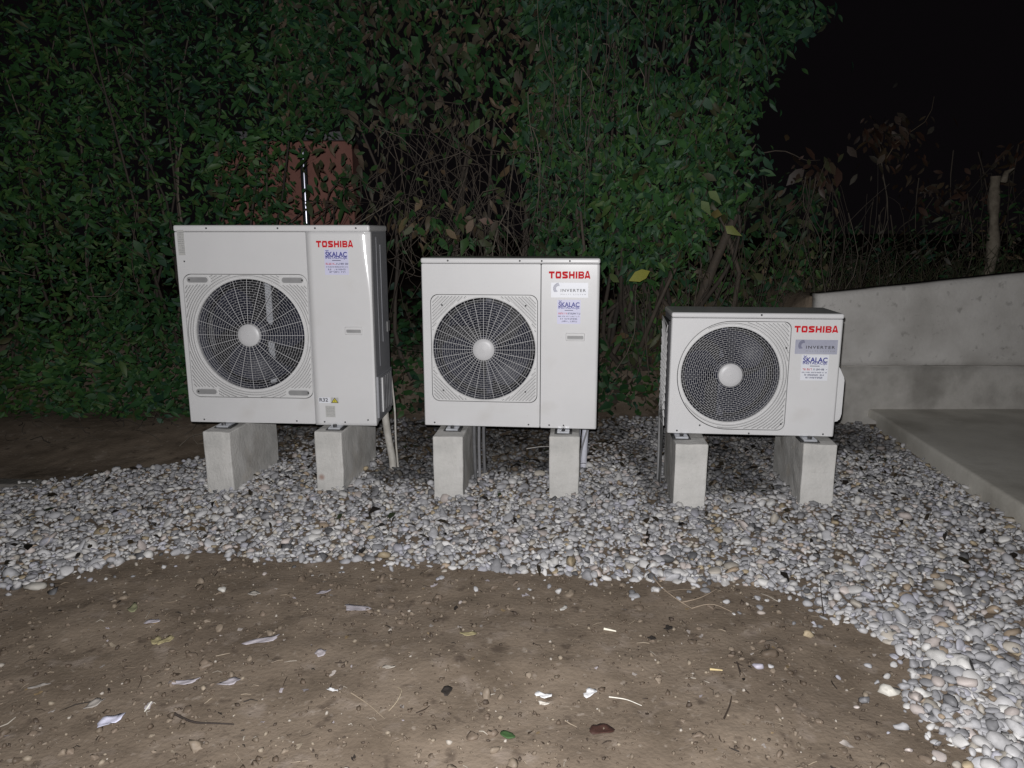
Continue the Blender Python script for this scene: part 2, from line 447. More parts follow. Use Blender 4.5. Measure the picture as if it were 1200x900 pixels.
# stones under and beside the units are coloured darker
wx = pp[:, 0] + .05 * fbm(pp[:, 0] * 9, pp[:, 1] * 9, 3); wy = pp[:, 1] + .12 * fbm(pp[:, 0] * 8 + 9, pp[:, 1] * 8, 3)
darken = np.zeros(n)
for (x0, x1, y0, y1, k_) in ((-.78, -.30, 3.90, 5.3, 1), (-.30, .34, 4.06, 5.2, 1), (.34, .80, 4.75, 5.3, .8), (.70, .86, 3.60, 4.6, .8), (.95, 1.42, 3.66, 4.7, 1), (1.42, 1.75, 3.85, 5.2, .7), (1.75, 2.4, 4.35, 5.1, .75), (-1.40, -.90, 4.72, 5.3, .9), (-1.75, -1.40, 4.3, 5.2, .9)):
    e_ = np.minimum(ss(x0 - .04, x0 + .04, wx) * ss(x1 + .04, x1 - .04, wx), ss(y0 - .05, y0 + .06, wy) * ss(y1 + .1, y1, wy)); darken = np.maximum(darken, e_ * k_)
darken = darken * (.72 + .28 * rng.random(n))
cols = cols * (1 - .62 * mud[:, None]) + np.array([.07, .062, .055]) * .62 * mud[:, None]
cols = cols * (1 - .80 * darken[:, None])
protos1 = [blob_mesh(1, s, amp=.30) for s in range(6)]
protos2 = [blob_mesh(2, s, amp=.20 + .10 * (s % 3)) for s in range(8)]
dist = np.linalg.norm(pos - np.array([0, 0, CAM_Z]), axis=1)
vis = (np.abs(pos[:, 0]) < .70 * pos[:, 1] + .02) & (pos[:, 1] > 1.55)
score = np.where(vis & ((lay >= 1) | (np.arange(n) >= n_main)), sa / dist, 0)
order = np.argsort(-score)
ind = order[:300]
rest = np.ones(n, bool); rest[ind] = False
near = rest & (dist < 3.2); far = rest & ~near
pick = rng.integers(0, 6, n); pick2 = rng.integers(0, 8, n)
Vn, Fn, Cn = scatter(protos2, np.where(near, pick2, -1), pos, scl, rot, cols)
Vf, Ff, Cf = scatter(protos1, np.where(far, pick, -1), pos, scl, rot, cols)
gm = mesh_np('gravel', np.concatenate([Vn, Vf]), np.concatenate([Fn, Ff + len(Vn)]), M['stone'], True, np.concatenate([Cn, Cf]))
obj('gravel', gm, bed, kind='stuff')
pm = [mesh_np('pebble', v, f, M['stone_one'], True) for v, f in protos2]
for i in ind:
    o = bpy.data.objects.new('pebble', pm[pick2[i]])
    mtx = Matrix(rot[i].tolist()).to_4x4() @ Matrix.Diagonal((*scl[i], 1))
    mtx.translation = Vector(pos[i])
    o.matrix_world = mtx
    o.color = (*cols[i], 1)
    link(o, bed)

# crumbs
nc = 12000
cx = rng.uniform(-2.4, 2.0, nc); cy = 1.25 + rng.random(nc) ** 1.3 * 2.2
inside = ~pip(cx, cy, GRAVEL)
cx, cy = cx[inside], cy[inside]; nc = len(cx)
cs = np.clip(rng.lognormal(math.log(.0034), .5, nc), .0012, .012)
cc = np.array([(.12, .09, .065), (.17, .135, .10), (.08, .06, .045), (.42, .38, .33), (.30, .25, .19)])[rng.choice(5, nc, p=[.38, .30, .21, .03, .08])]
cpos = np.stack([cx, cy, H(cx, cy) + cs * .3], 1)
V_, F_, C_ = scatter([blob_mesh(1, 20, amp=.3)], np.zeros(nc, int), cpos, np.stack([cs, cs * .8, cs * .6], 1), euler_mats(nc, .8), cc)
nk = 1500
kx_ = rng.uniform(-2.3, 1.3, nk); ky_ = 1.3 + rng.random(nk) ** 1.2 * 2.0; ok_ = ~pip(kx_, ky_, GRAVEL) & (vnoise(kx_ * 3, ky_ * 3) > .38); kx_, ky_ = kx_[ok_], ky_[ok_]; nk = len(kx_)
ks_ = np.clip(rng.lognormal(math.log(.0078), .5, nk), .003, .026)
V2, F2, C2 = scatter([blob_mesh(2, 60 + q, amp=.5) for q in range(4)], rng.integers(0, 4, nk), np.stack([kx_, ky_, H(kx_, ky_) + ks_ * .1], 1), np.stack([ks_, ks_ * .8, ks_ * .55], 1), euler_mats(nk, .5),
                     np.array([(.19, .148, .112), (.14, .108, .08), (.23, .185, .14)])[rng.integers(0, 3, nk)])
obj('soil_clods', mesh_np('soil_clods', V2, F2, M['stone'], False, C2), kind='stuff')
obj('soil_crumbs', mesh_np('soil_crumbs', V_, F_, M['stone'], False, C_), kind='stuff')

# small ragged flakes of leaf and bark trodden into the soil
nf_ = 330
fx_ = rng.uniform(-2.0, 1.3, nf_); fy_ = 1.35 + rng.random(nf_) ** 1.15 * 1.75; ok_ = ~pip(fx_, fy_, GRAVEL); fx_, fy_ = fx_[ok_], fy_[ok_]; nf_ = len(fx_)
def flake(seed):
    r_ = random.Random(seed); m_ = 9; V = [(0, 0, .12)]
    for k in range(m_):
        a_ = 2 * math.pi * k / m_; q_ = r_.uniform(.45, 1.25); V.append((q_ * math.cos(a_), .6 * q_ * math.sin(a_), r_.uniform(-.15, .3)))
    return np.array(V), np.array([(0, 1 + k, 1 + (k + 1) % m_) for k in range(m_)])
fs_ = np.clip(rng.lognormal(math.log(.0075), .45, nf_), .003, .02)
V_, F_, C_ = scatter([flake(q) for q in range(6)], rng.integers(0, 6, nf_), np.stack([fx_, fy_, H(fx_, fy_) + .002 + fs_ * .15], 1), np.repeat(fs_[:, None], 3, 1), euler_mats(nf_, .25),
                     np.array([(.40, .36, .33), (.30, .25, .19), (.05, .036, .026), (.46, .42, .44), (.22, .16, .09), (.03, .024, .02)])[rng.choice(6, nf_, p=[.22, .2, .2, .1, .14, .14])])
obj('leaf_flakes', mesh_np('leaf_flakes', V_, F_, M['stone'], False, C_), kind='stuff')
# straw, root hairs and splinters too small to pick apart
acc = Acc()
for q in range(420):
    xx = rng.uniform(-2.0, 1.3); yy = 1.35 + rng.random() ** 1.2 * 1.7
    if pip(np.array([xx]), np.array([yy]), GRAVEL)[0]: continue
    l_ = rng.lognormal(math.log(.026), .5); a_ = rng.uniform(0, 6.28); b_ = a_ + rng.normal(0, .8)
    p0 = np.array([xx, yy]); p1 = p0 + l_ * .5 * np.array([math.cos(a_), math.sin(a_)]); p2 = p1 + l_ * .5 * np.array([math.cos(b_), math.sin(b_)])
    P_ = np.array([[*p, float(H(p[0], p[1])) + dz] for p, dz in ((p0, .001), (p1, .003 + l_ * .1 * rng.random()), (p2, .001))])
    c_ = [(.34, .28, .21), (.44, .40, .34), (.05, .036, .027), (.24, .19, .14), (.03, .024, .02)][rng.choice(5, p=[.26, .16, .26, .20, .12])]
    r_ = rng.uniform(.0008, .0022); acc.add(*tube(P_, [r_, r_, r_ * .5], 4), c_)
obj('straw_bits', acc.mesh('straw_bits', M['stone']), kind='stuff')

# ------------------------------------------------------------------ retaining wall and slab
def grid_front_wall(name, x0, x1, ztop, zbot, y, thick, m, nxs=60, nzs=14, amp=.004):
    """a concrete wall with slightly wavy shuttered face: ztop/zbot functions of x"""
    acc = Acc()
    xs = np.linspace(x0, x1, nxs); ts = np.linspace(0, 1, nzs)
    Xg, Tg = np.meshgrid(xs, ts)
    Zg = zbot(Xg) * (1 - Tg) + ztop(Xg) * Tg
    Yg = y + amp * fbm(Xg * 3, Zg * 4, 3)
    fr = np.stack([Xg, Yg, Zg], -1).reshape(-1, 3); bk = np.stack([Xg, np.full_like(Xg, y + thick), Zg], -1).reshape(-1, 3)
    i, j = np.meshgrid(np.arange(nxs - 1), np.arange(nzs - 1)); a = j * nxs + i
    q = np.stack([a, a + 1, a + 1 + nxs, a + nxs], -1).reshape(-1, 4)
    nV = len(fr); Vv = np.concatenate([fr, bk])
    Fv = [q, q[:, ::-1] + nV]
    def rim(ids):
        ids = np.asarray(ids); return np.stack([ids[:-1], ids[1:], ids[1:] + nV, ids[:-1] + nV], 1)
    Fv += [rim((nzs - 1) * nxs + np.arange(nxs)), rim(np.arange(nxs)[::-1]), rim((np.arange(nzs) * nxs)), rim(np.arange(nzs)[::-1] * nxs + nxs - 1)]
    return mesh_np(name, Vv, np.concatenate(Fv), m)

wall = empty('retaining_wall', (2.115, 5.14, 0), 0, 'grey cast concrete retaining wall with a dark lower lift behind the concrete slab', 'wall')
wt = lambda x: .937 + (x - 2.11) * .104 + .004 * fbm(x * 9, x * 0, 3)
obj('wall_face', grid_front_wall('wall_face', 2.117, 8.0, wt, lambda x: .447 + .010 * fbm(x * 6, x * 0 + 3, 3), 5.14, .19, M['wall'], 140, 14), wall, (-2.115, -5.14, 0))
obj('wall_footing', grid_front_wall('wall_footing', 2.112, 8.0, lambda x: .438 + .014 * fbm(x * 7, x * 0 + 1, 4), lambda x: x * 0 - .1, 5.126, .20, M['footing'], 140, 10, .010), wall, (-2.115, -5.14, 0))

# paved slab with its kerb-like edge
def kx(y): return 2.335 + (y - 3.25) * .1035
sacc = Acc()
ys = np.concatenate([np.linspace(-3, 1, 9)[:-1], np.linspace(1, 5.0, 80)])
prof = [(.0, -.25), (.0, .08), (.001, .115), (.005, .128), (.012, .134), (.022, .1358), (.12, .136), (.3, .135), (.7, .137), (1.4, .137), (3, .139), (6, .141)]
Vv = []
for y_ in ys:
    for k, (dx, z_) in enumerate(prof):
        w = .006 * fbm(np.array(y_ * 6.0), np.array(k * .3), 3) * (1 if k < 6 else .5)
        Vv.append((kx(y_) + dx + float(w) * (1 if 0 < k < 6 else 0), y_, z_ + (float(w) * .5 if k > 1 else 0)))
npf = len(prof); i, j = np.meshgrid(np.arange(npf - 1), np.arange(len(ys) - 1)); a = j * npf + i
sacc.add(Vv, np.stack([a, a + 1, a + 1 + npf, a + npf], -1).reshape(-1, 4))
e = np.array(Vv).reshape(len(ys), npf, 3)[-1]; e2 = e.copy(); e2[:, 1] = 5.134
sacc.add(np.concatenate([e, e2]), np.array([[k, k + 1, k + 1 + npf, k + npf] for k in range(1, npf - 1)]))
e3 = e.copy(); e3[:, 2] = -.25
obj('pavement', sacc.mesh('pavement', M['slab'], False), kind='structure')

# ------------------------------------------------------------------ concrete blocks under the units
def block(loc, rz, L, Wd, top, label, seed):
    t = empty('concrete_block', (loc[0], loc[1], 0), rz, label, 'block', 'concrete blocks carrying the outdoor units')
    bm = bmesh.new(); add_box(bm, -Wd / 2, Wd / 2, 0, L, -.16, top, .006, 2)
    bmesh.ops.subdivide_edges(bm, edges=[e for e in bm.edges if e.calc_length() > .1], cuts=6, use_grid_fill=True)
    r_ = random.Random(seed); px = r_.uniform(0, 50)
    for v in bm.verts:
        d = float(fbm(np.array(v.co.x * 14 + px + v.co.y * 9), np.array(v.co.z * 14 + v.co.y * 5), 4)) * .012
        v.co += v.normal * d if v.normal.length else Vector((0, 0, 0))
    obj('block_body', bm_mesh('block_body', bm, M['concrete_stained'] if seed == 2 else M['concrete']), t)
    return t

# ------------------------------------------------------------------ text
def text_mesh(s, size, m, bold=0.0, sx=1.0, spacing=1.0, align='CENTER'):
    cu = bpy.data.curves.new('lettering', 'FONT'); cu.body = s; cu.size = size; cu.offset = bold
    cu.align_x = align; cu.space_character = spacing; cu.resolution_u = 3
    to = bpy.data.objects.new('lettering', cu); COL.objects.link(to)
    bpy.context.view_layer.update()
    me = bpy.data.meshes.new_from_object(to.evaluated_get(bpy.context.evaluated_depsgraph_get()))
    bpy.data.objects.remove(to); bpy.data.curves.remove(cu)
    nv = len(me.vertices); co = np.empty(nv * 3, np.float32); me.vertices.foreach_get('co', co); co = co.reshape(-1, 3)
    w = co[:, 0].max() - co[:, 0].min()
    co = np.stack([co[:, 0] * sx, np.zeros(nv), co[:, 1]], 1)
    me.vertices.foreach_set('co', co.astype(np.float32).ravel()); me.update()
    me.materials.clear(); me.materials.append(m)
    return me, w * sx

def fit_text(s, width, height, m, bold=0.0, spacing=1.0):
    me, w = text_mesh(s, 1.0, m, bold, 1.0, spacing)
    co = np.array([v.co[:] for v in me.vertices])
    lo, hi = co.min(0), co.max(0)
    sc = np.array([width / (hi[0] - lo[0]), 1, height / (hi[2] - lo[2])])
    co = (co - (lo + hi) / 2) * sc
    me.vertices.foreach_set('co', co.astype(np.float32).ravel()); me.update()
    return me

def strip(P, w):
    """mitred flat strip along a 2-D polyline, for block lettering"""
    P = np.asarray(P, float); n = len(P); out = []
    for i in range(n):
        a = P[i] - P[i - 1] if i else P[1] - P[0]; b = P[i + 1] - P[i] if i < n - 1 else P[-1] - P[-2]
        a = a / np.linalg.norm(a); b = b / np.linalg.norm(b)
        na = np.array([-a[1], a[0]]); nb = np.array([-b[1], b[0]]); mm = na + nb; mm = mm / np.linalg.norm(mm)
        k = w / 2 / max(.4, mm @ na)
        out += [P[i] + mm * k, P[i] - mm * k]
    F = np.array([[2 * i, 2 * i + 1, 2 * i + 3, 2 * i + 2] for i in range(n - 1)])
    return np.array(out), F

def logo_mesh(width, height):
    t = .29; h = t / 2
    G = {
        'T': [[(0, 1 - h), (1, 1 - h)], [(.5, 1 - t), (.5, 0)]],
        'O': [[(.5, h), (.80, h), (1 - h, .30), (1 - h, .70), (.80, 1 - h), (.20, 1 - h), (h, .70), (h, .30), (.20, h), (.5, h)]],
        'S': [[(.98, 1 - h), (.26, 1 - h), (h, .80), (h, .68), (.24, .555), (.76, .445), (1 - h, .32), (1 - h, .20), (.74, h), (.02, h)]],
        'H': [[(h, 0), (h, 1)], [(1 - h, 0), (1 - h, 1)], [(t, .5), (1 - t, .5)]],
        'I': [[(.5, 0), (.5, 1)]],
        'B': [[(h, 0), (h, 1)], [(t, 1 - .11), (.72, 1 - .11), (.86, .80), (.86, .66), (.74, .53), (t, .53)], [(t, .47), (.76, .47), (.88, .36), (.88, .22), (.76, .11), (t, .11)]],
        'A': [[(.10, 0), (.43, .97), (.57, .97), (.90, 0)], [(.26, .26), (.74, .26)]]}
    acc = Acc(); x = 0; lw = {'I': .30}
    for ch in 'TOSHIBA':
        w = lw.get(ch, .98); k = 0
        for pl in G[ch]:
            V, F = strip(pl, t if ch not in 'AB' or len(pl) < 4 else .235)
            if ch == 'I': V = V.copy(); V[:, 0] -= .35
            else: V = V * np.array([.98, 1])
            acc.add(np.stack([V[:, 0] + x, np.full(len(V), -.0001 * k), V[:, 1]], 1), F); k += 1
        x += w + (.16 if ch != 'B' else .08)
    x -= .16
    for V in acc.V: V[:, 0] = (V[:, 0] / x - .5) * width; V[:, 2] = (V[:, 2] - .5) * height
    return acc.mesh('logo_lettering', M['red'])

def plate(name, cx, cz, w, h, m, y=-.0010, parent=None, t=.0010, **kw):
    bm = bmesh.new(); add_box(bm, -w / 2, w / 2, -t, 0.0, -h / 2, h / 2)
    return obj(name, bm_mesh(name, bm, m), parent, (cx, y, cz), **kw)

def fine_print(rows, seed):
    """rows of print too small to read: little upright and level strokes; rows = (x0, x1, z, height)"""
    r_ = random.Random(seed); acc = Acc()
    for x0, x1, z, h in rows:
        x = x0
        while x < x1:
            w = h * r_.uniform(.45, .8)
            if r_.random() < .12: x += h * .5; continue
            for q in range(3):
                if r_.random() < .75:
                    if q == 1: b = (x, x + w, z - h / 2 + h * r_.choice((.0, .42, .8)), 0); b = (b[0], b[1], b[2], b[2] + h * .2)
                    else:
                        xx = x if q == 0 else x + w - h * .17; b = (xx, xx + h * .2, z - h / 2, z + h / 2)
                    acc.add([(b[0], -.0001 * q, b[2]), (b[1], -.0001 * q, b[2]), (b[1], -.0001 * q, b[3]), (b[0], -.0001 * q, b[3])], [[0, 1, 2, 3]])
            x += w + h * .22
    return acc

def service_sticker(parent, cx, cz, w, h, m, seed):
    """installer's paper sticker"""
    s = plate('installer_sticker', cx, cz, w, h, m, -.0006, parent)
    y = -.0016
    obj('lettering', fit_text('SKALAC', w * .90, h * .20, M['blue'], .03), s, (0, y, h * .305))
    V_, F_ = strip([(-.06 * w, .035 * h), (0, 0), (.06 * w, .035 * h)], h * .028); ca = Acc(); ca.add(np.stack([V_[:, 0], V_[:, 0] * 0, V_[:, 1]], 1), F_)
    obj('caron_mark', ca.mesh('caron_mark', M['blue']), s, (-w * .375, y, h * .43))
    obj('lettering', fit_text('INSTALACIJE', w * .90, h * .125, M['blue'], .02), s, (0, y, h * .165))
    bm = bmesh.new(); add_box(bm, -w * .18, w * .18, -.0004, 0, -h * .012, h * .012); obj('print_rule', bm_mesh('print_rule', bm, M['navy']), s, (0, -.0012, h * .065))
    a = fine_print([(-w * .45, -w * .09, -h * .065, h * .075)], seed); obj('red_print', a.mesh('red_print', M['redink']), s, (0, y, 0))
    a = fine_print([(-w * .05, w * .46, -h * .065, h * .075), (-w * .46, w * .46, -h * .185, h * .045), (-w * .36, w * .36, -h * .285, h * .065), (-w * .31, w * .31, -h * .39, h * .065)], seed + 1)
    obj('blue_print', a.mesh('blue_print', M['navy']), s, (0, y, 0))
    return s

def inverter_sticker(parent, cx, cz, w, h, m, name):
    s = plate(name, cx, cz, w, h, m, -.0008, parent)
    y = -.0020
    obj('lettering', fit_text('INVERTER', w * .68, h * .20, M['black'], .012, 1.25), s, (w * .10, y, -h * .02))
    obj('small_lettering', fit_text('MULTI SYSTEM', w * .68, h * .085, M['greyink'], .0, 1.5), s, (w * .10, y, -h * .29))
    acc = Acc()
    for k in range(4):
        r_ = h * (.20 + .055 * k); th = np.linspace(R(70 + 6 * k), R(250 - 10 * k), 20)
        P = np.stack([-w * .30 + r_ * np.cos(th) * .95, h * .10 + r_ * np.sin(th)], 1)
        V, F = strip(P, h * .026); acc.add(np.stack([V[:, 0], np.full(len(V), 0), V[:, 1]], 1), F)
    obj('swirl_emblem', acc.mesh('swirl_emblem', M['navy']), s, (0, y, 0))
    return s

# ------------------------------------------------------------------ outdoor unit
def circle(cx, cz, r, n=96, a0=0):
    th = a0 + np.arange(n) * 2 * math.pi / n
    return np.stack([cx + r * np.cos(th), cz + r * np.sin(th)], 1)

def rrect(x0, x1, z0, z1, r, seg=8):
    out = []
    for (cx, cz, a) in ((x1 - r, z1 - r, 0), (x0 + r, z1 - r, 90), (x0 + r, z0 + r, 180), (x1 - r, z0 + r, 270)):
        for k in range(seg + 1):
            t = R(a + 90 * k / seg); out.append((cx + r * math.cos(t), cz + r * math.sin(t)))
    return np.array(out)

def dshape(cx, cz, Rr, x1, z0, z1, r):
    """round on the left, squared with rounded corners on the right"""
    out = []
    for (qx, qz, a) in ((x1 - r, z0 + r, 270), (x1 - r, z1 - r, 0)):
        for k in range(9):
            t = R(a + 90 * k / 8); out.append((qx + r * math.cos(t), qz + r * math.sin(t)))
    hh = (z1 - z0) / 2; zc = (z0 + z1) / 2
    for k in range(49):
        t = R(90 + 180 * k / 48); out.append((cx + Rr * math.cos(t), zc + hh * math.sin(t)))
    return np.array(out)

def fill_between(bm, outer, inner, y):
    """flat face ring at depth y between two closed outlines; returns vert loops"""
    vo = [bm.verts.new((p[0], y, p[1])) for p in outer]
    vi = [bm.verts.new((p[0], y, p[1])) for p in inner] if inner is not None else []
    es = []
    for L_ in (vo, vi):
        for k in range(len(L_)): es.append(bm.edges.new((L_[k], L_[(k + 1) % len(L_)])))
    bmesh.ops.triangle_fill(bm, use_beauty=True, use_dissolve=False, edges=es)
    return vo, vi

def rim(bm, loop, outline, y):
    nv = [bm.verts.new((p[0], y, p[1])) for p in outline]
    for k in range(len(loop)):
        k2 = (k + 1) % len(loop)
        bm.faces.new((loop[k], loop[k2], nv[k2], nv[k]))
    return nv

def panel_mesh(name, x0, x1, z0, z1, opening, m, rl, rr, rb, rt, dep=.014):
    """sheet-steel front panel: flat face with rounded margins and an optional opening"""
    bm = bmesh.new(); seg = 5
    def out(t):
        s = 1 - math.sin(t)
        return rrect(x0 + rl * s, x1 - rr * s, z0 + rb * s, z1 - rt * s, .006, 3)
    vo, vi = fill_between(bm, out(0), opening, 0.0)
    prev = vo
    for k in range(1, seg + 1):
        t = math.pi / 2 * k / seg
        prev = rim(bm, prev, out(t), dep * (1 - math.cos(t)))
    rim(bm, prev, out(math.pi / 2), dep + .03)
    if opening is not None: rim(bm, vi, opening, .022)
    me = bm_mesh(name, bm, m)
    return me

def soft_panel_mesh(name, x0, x1, z0, z1, m):
    """service panel whose right margin rolls back, more broadly towards its top corner"""
    nx_, nz_ = 44, 60
    us = np.concatenate([np.linspace(x0, x1 - .06, 10)[:-1], np.linspace(x1 - .06, x1, nx_ - 9)]); zs = np.linspace(z0, z1, nz_)
    Xg, Zg = np.meshgrid(us, zs); r_ = .013 + .042 * ss(.62, 1.0, (Zg - z0) / (z1 - z0))
    q = np.clip(1 - (x1 - Xg) / r_, 0, 1); Yg = .30 * r_ * q ** 2
    V = np.stack([Xg, Yg, Zg], -1).reshape(-1, 3); i, j = np.meshgrid(np.arange(nx_ - 1), np.arange(nz_ - 1)); a = j * nx_ + i
    Fq = [np.stack([a, a + 1, a + 1 + nx_, a + nx_], -1).reshape(-1, 4)]
    b = np.concatenate([np.arange(nx_), np.arange(1, nz_) * nx_ + nx_ - 1, (nz_ - 1) * nx_ + np.arange(nx_ - 2, -1, -1), np.arange(nz_ - 2, 0, -1) * nx_])
    B1 = V[b].copy(); c_ = np.array([(x0 + x1) / 2, 0, (z0 + z1) / 2])
    B1[:, 1] += .003; B2 = B1.copy(); B2[:, 1] = .045
    grow_ = np.sign(B1 - c_) * np.array([.0008, 0, .0008]); B1 += grow_; B2 += grow_
    n0 = len(V); nb_ = len(b); k = np.arange(nb_); k2 = (k + 1) % nb_
    Fq += [np.stack([b[k2], b[k], n0 + k, n0 + k2], 1), np.stack([n0 + k2, n0 + k, n0 + nb_ + k, n0 + nb_ + k2], 1)]
    return mesh_np(name, np.concatenate([V, B1, B2]), np.concatenate(Fq), m, True)

def inside(P, outline, inset):
    c = outline.mean(0); d = outline - c
    o2 = c + d * (1 - inset / np.linalg.norm(d, axis=1, keepdims=True))
    return pip(P[:, 0], P[:, 1], o2)

def runs(mask):
    out = []; s = None
    for k, v in enumerate(mask):
        if v and s is None: s = k
        if not v and s is not None: out.append((s, k)); s = None
    if s is not None: out.append((s, len(mask)))
    return [r_ for r_ in out if r_[1] - r_[0] > 2]

def guard_mesh(name, Rr, rh, nrings, radials, bulge, m, long_w=.0015, short=.0008):
    acc = Acc(); rs = np.linspace(rh, Rr, nrings)
    yb = lambda r: -bulge * (1 - (r / Rr) ** 2)
    th = np.linspace(0, 2 * math.pi, 73)[:-1]
    for r_ in rs:
        P = np.stack([r_ * np.cos(th), np.full(72, yb(r_)), r_ * np.sin(th)], 1)
        acc.add(*tube(P, .00085, 4, True))
    for k in range(radials):
        t = 2 * math.pi * k / radials
        rr_ = np.linspace(rh, Rr, 6)
        P = np.stack([rr_ * math.cos(t), yb(rr_) - .0006, rr_ * math.sin(t)], 1); acc.add(*tube(P, long_w, 4))
    gap = rs[1] - rs[0]
    for q in range(nrings - 1):
        rm = (rs[q] + rs[q + 1]) / 2
        cnt = max(12, int(round(2 * math.pi * rm / (gap * 2.6) / 12)) * 12)
        for k in range(cnt):
            t = 2 * math.pi * (k + (.5 if q % 2 else 0)) / cnt
            c, s = math.cos(t), math.sin(t)
            P = np.array([[rs[q] * c, yb(rs[q]), rs[q] * s], [rs[q + 1] * c, yb(rs[q + 1]), rs[q + 1] * s]])
            acc.add(*tube(P, short, 3))
    return acc.mesh(name, m)

def blade_mesh(Rr, rh, span, pitch):
    n1, n2 = 9, 12; V = []
    for i in range(n1):
        f = i / (n1 - 1); r_ = rh + (Rr - rh) * f
        sp = R(span) * (.75 + .35 * math.sin(f * 2.2)); lead = R(26) * f * f
        for j in range(n2):
            g = j / (n2 - 1) - .5; t = lead + sp * g
            V.append((r_ * math.cos(t), pitch * g * (1 - .25 * f) + .012 * (4 * g * g), r_ * math.sin(t)))
    V = np.array(V); i, j = np.meshgrid(np.arange(n2 - 1), np.arange(n1 - 1)); a = j * n2 + i
    F = np.stack([a, a + 1, a + 1 + n2, a + n2], -1).reshape(-1, 4)
    V2 = V + np.array([0, .004, 0]); nV = len(V)
    return mesh_np('blade', np.concatenate([V, V2]), np.concatenate([F, F[:, ::-1] + nV]), M['blade'], True)

def disc_mesh(name, r, y0, y1, m, n=48, dome=.004, r0=0):
    acc = Acc(); th = np.arange(n) * 2 * math.pi / n
    prof = [(r, y1), (r, y0 + .003), (r - .003, y0), (r * .6, y0 - dome * .6), (.001, y0 - dome)]
    V = np.concatenate([np.stack([a * np.cos(th), np.full(n, b), a * np.sin(th)], 1) for a, b in prof])
    i, j = np.meshgrid(np.arange(n), np.arange(len(prof) - 1)); i2 = (i + 1) % n
    acc.add(V, np.stack([j * n + i, j * n + i2, (j + 1) * n + i2, (j + 1) * n + i], -1).reshape(-1, 4))
    return acc.mesh(name, m, True)

screw_me = disc_mesh('screw', .0046, -.003, .004, M['screw'], 10, .001)

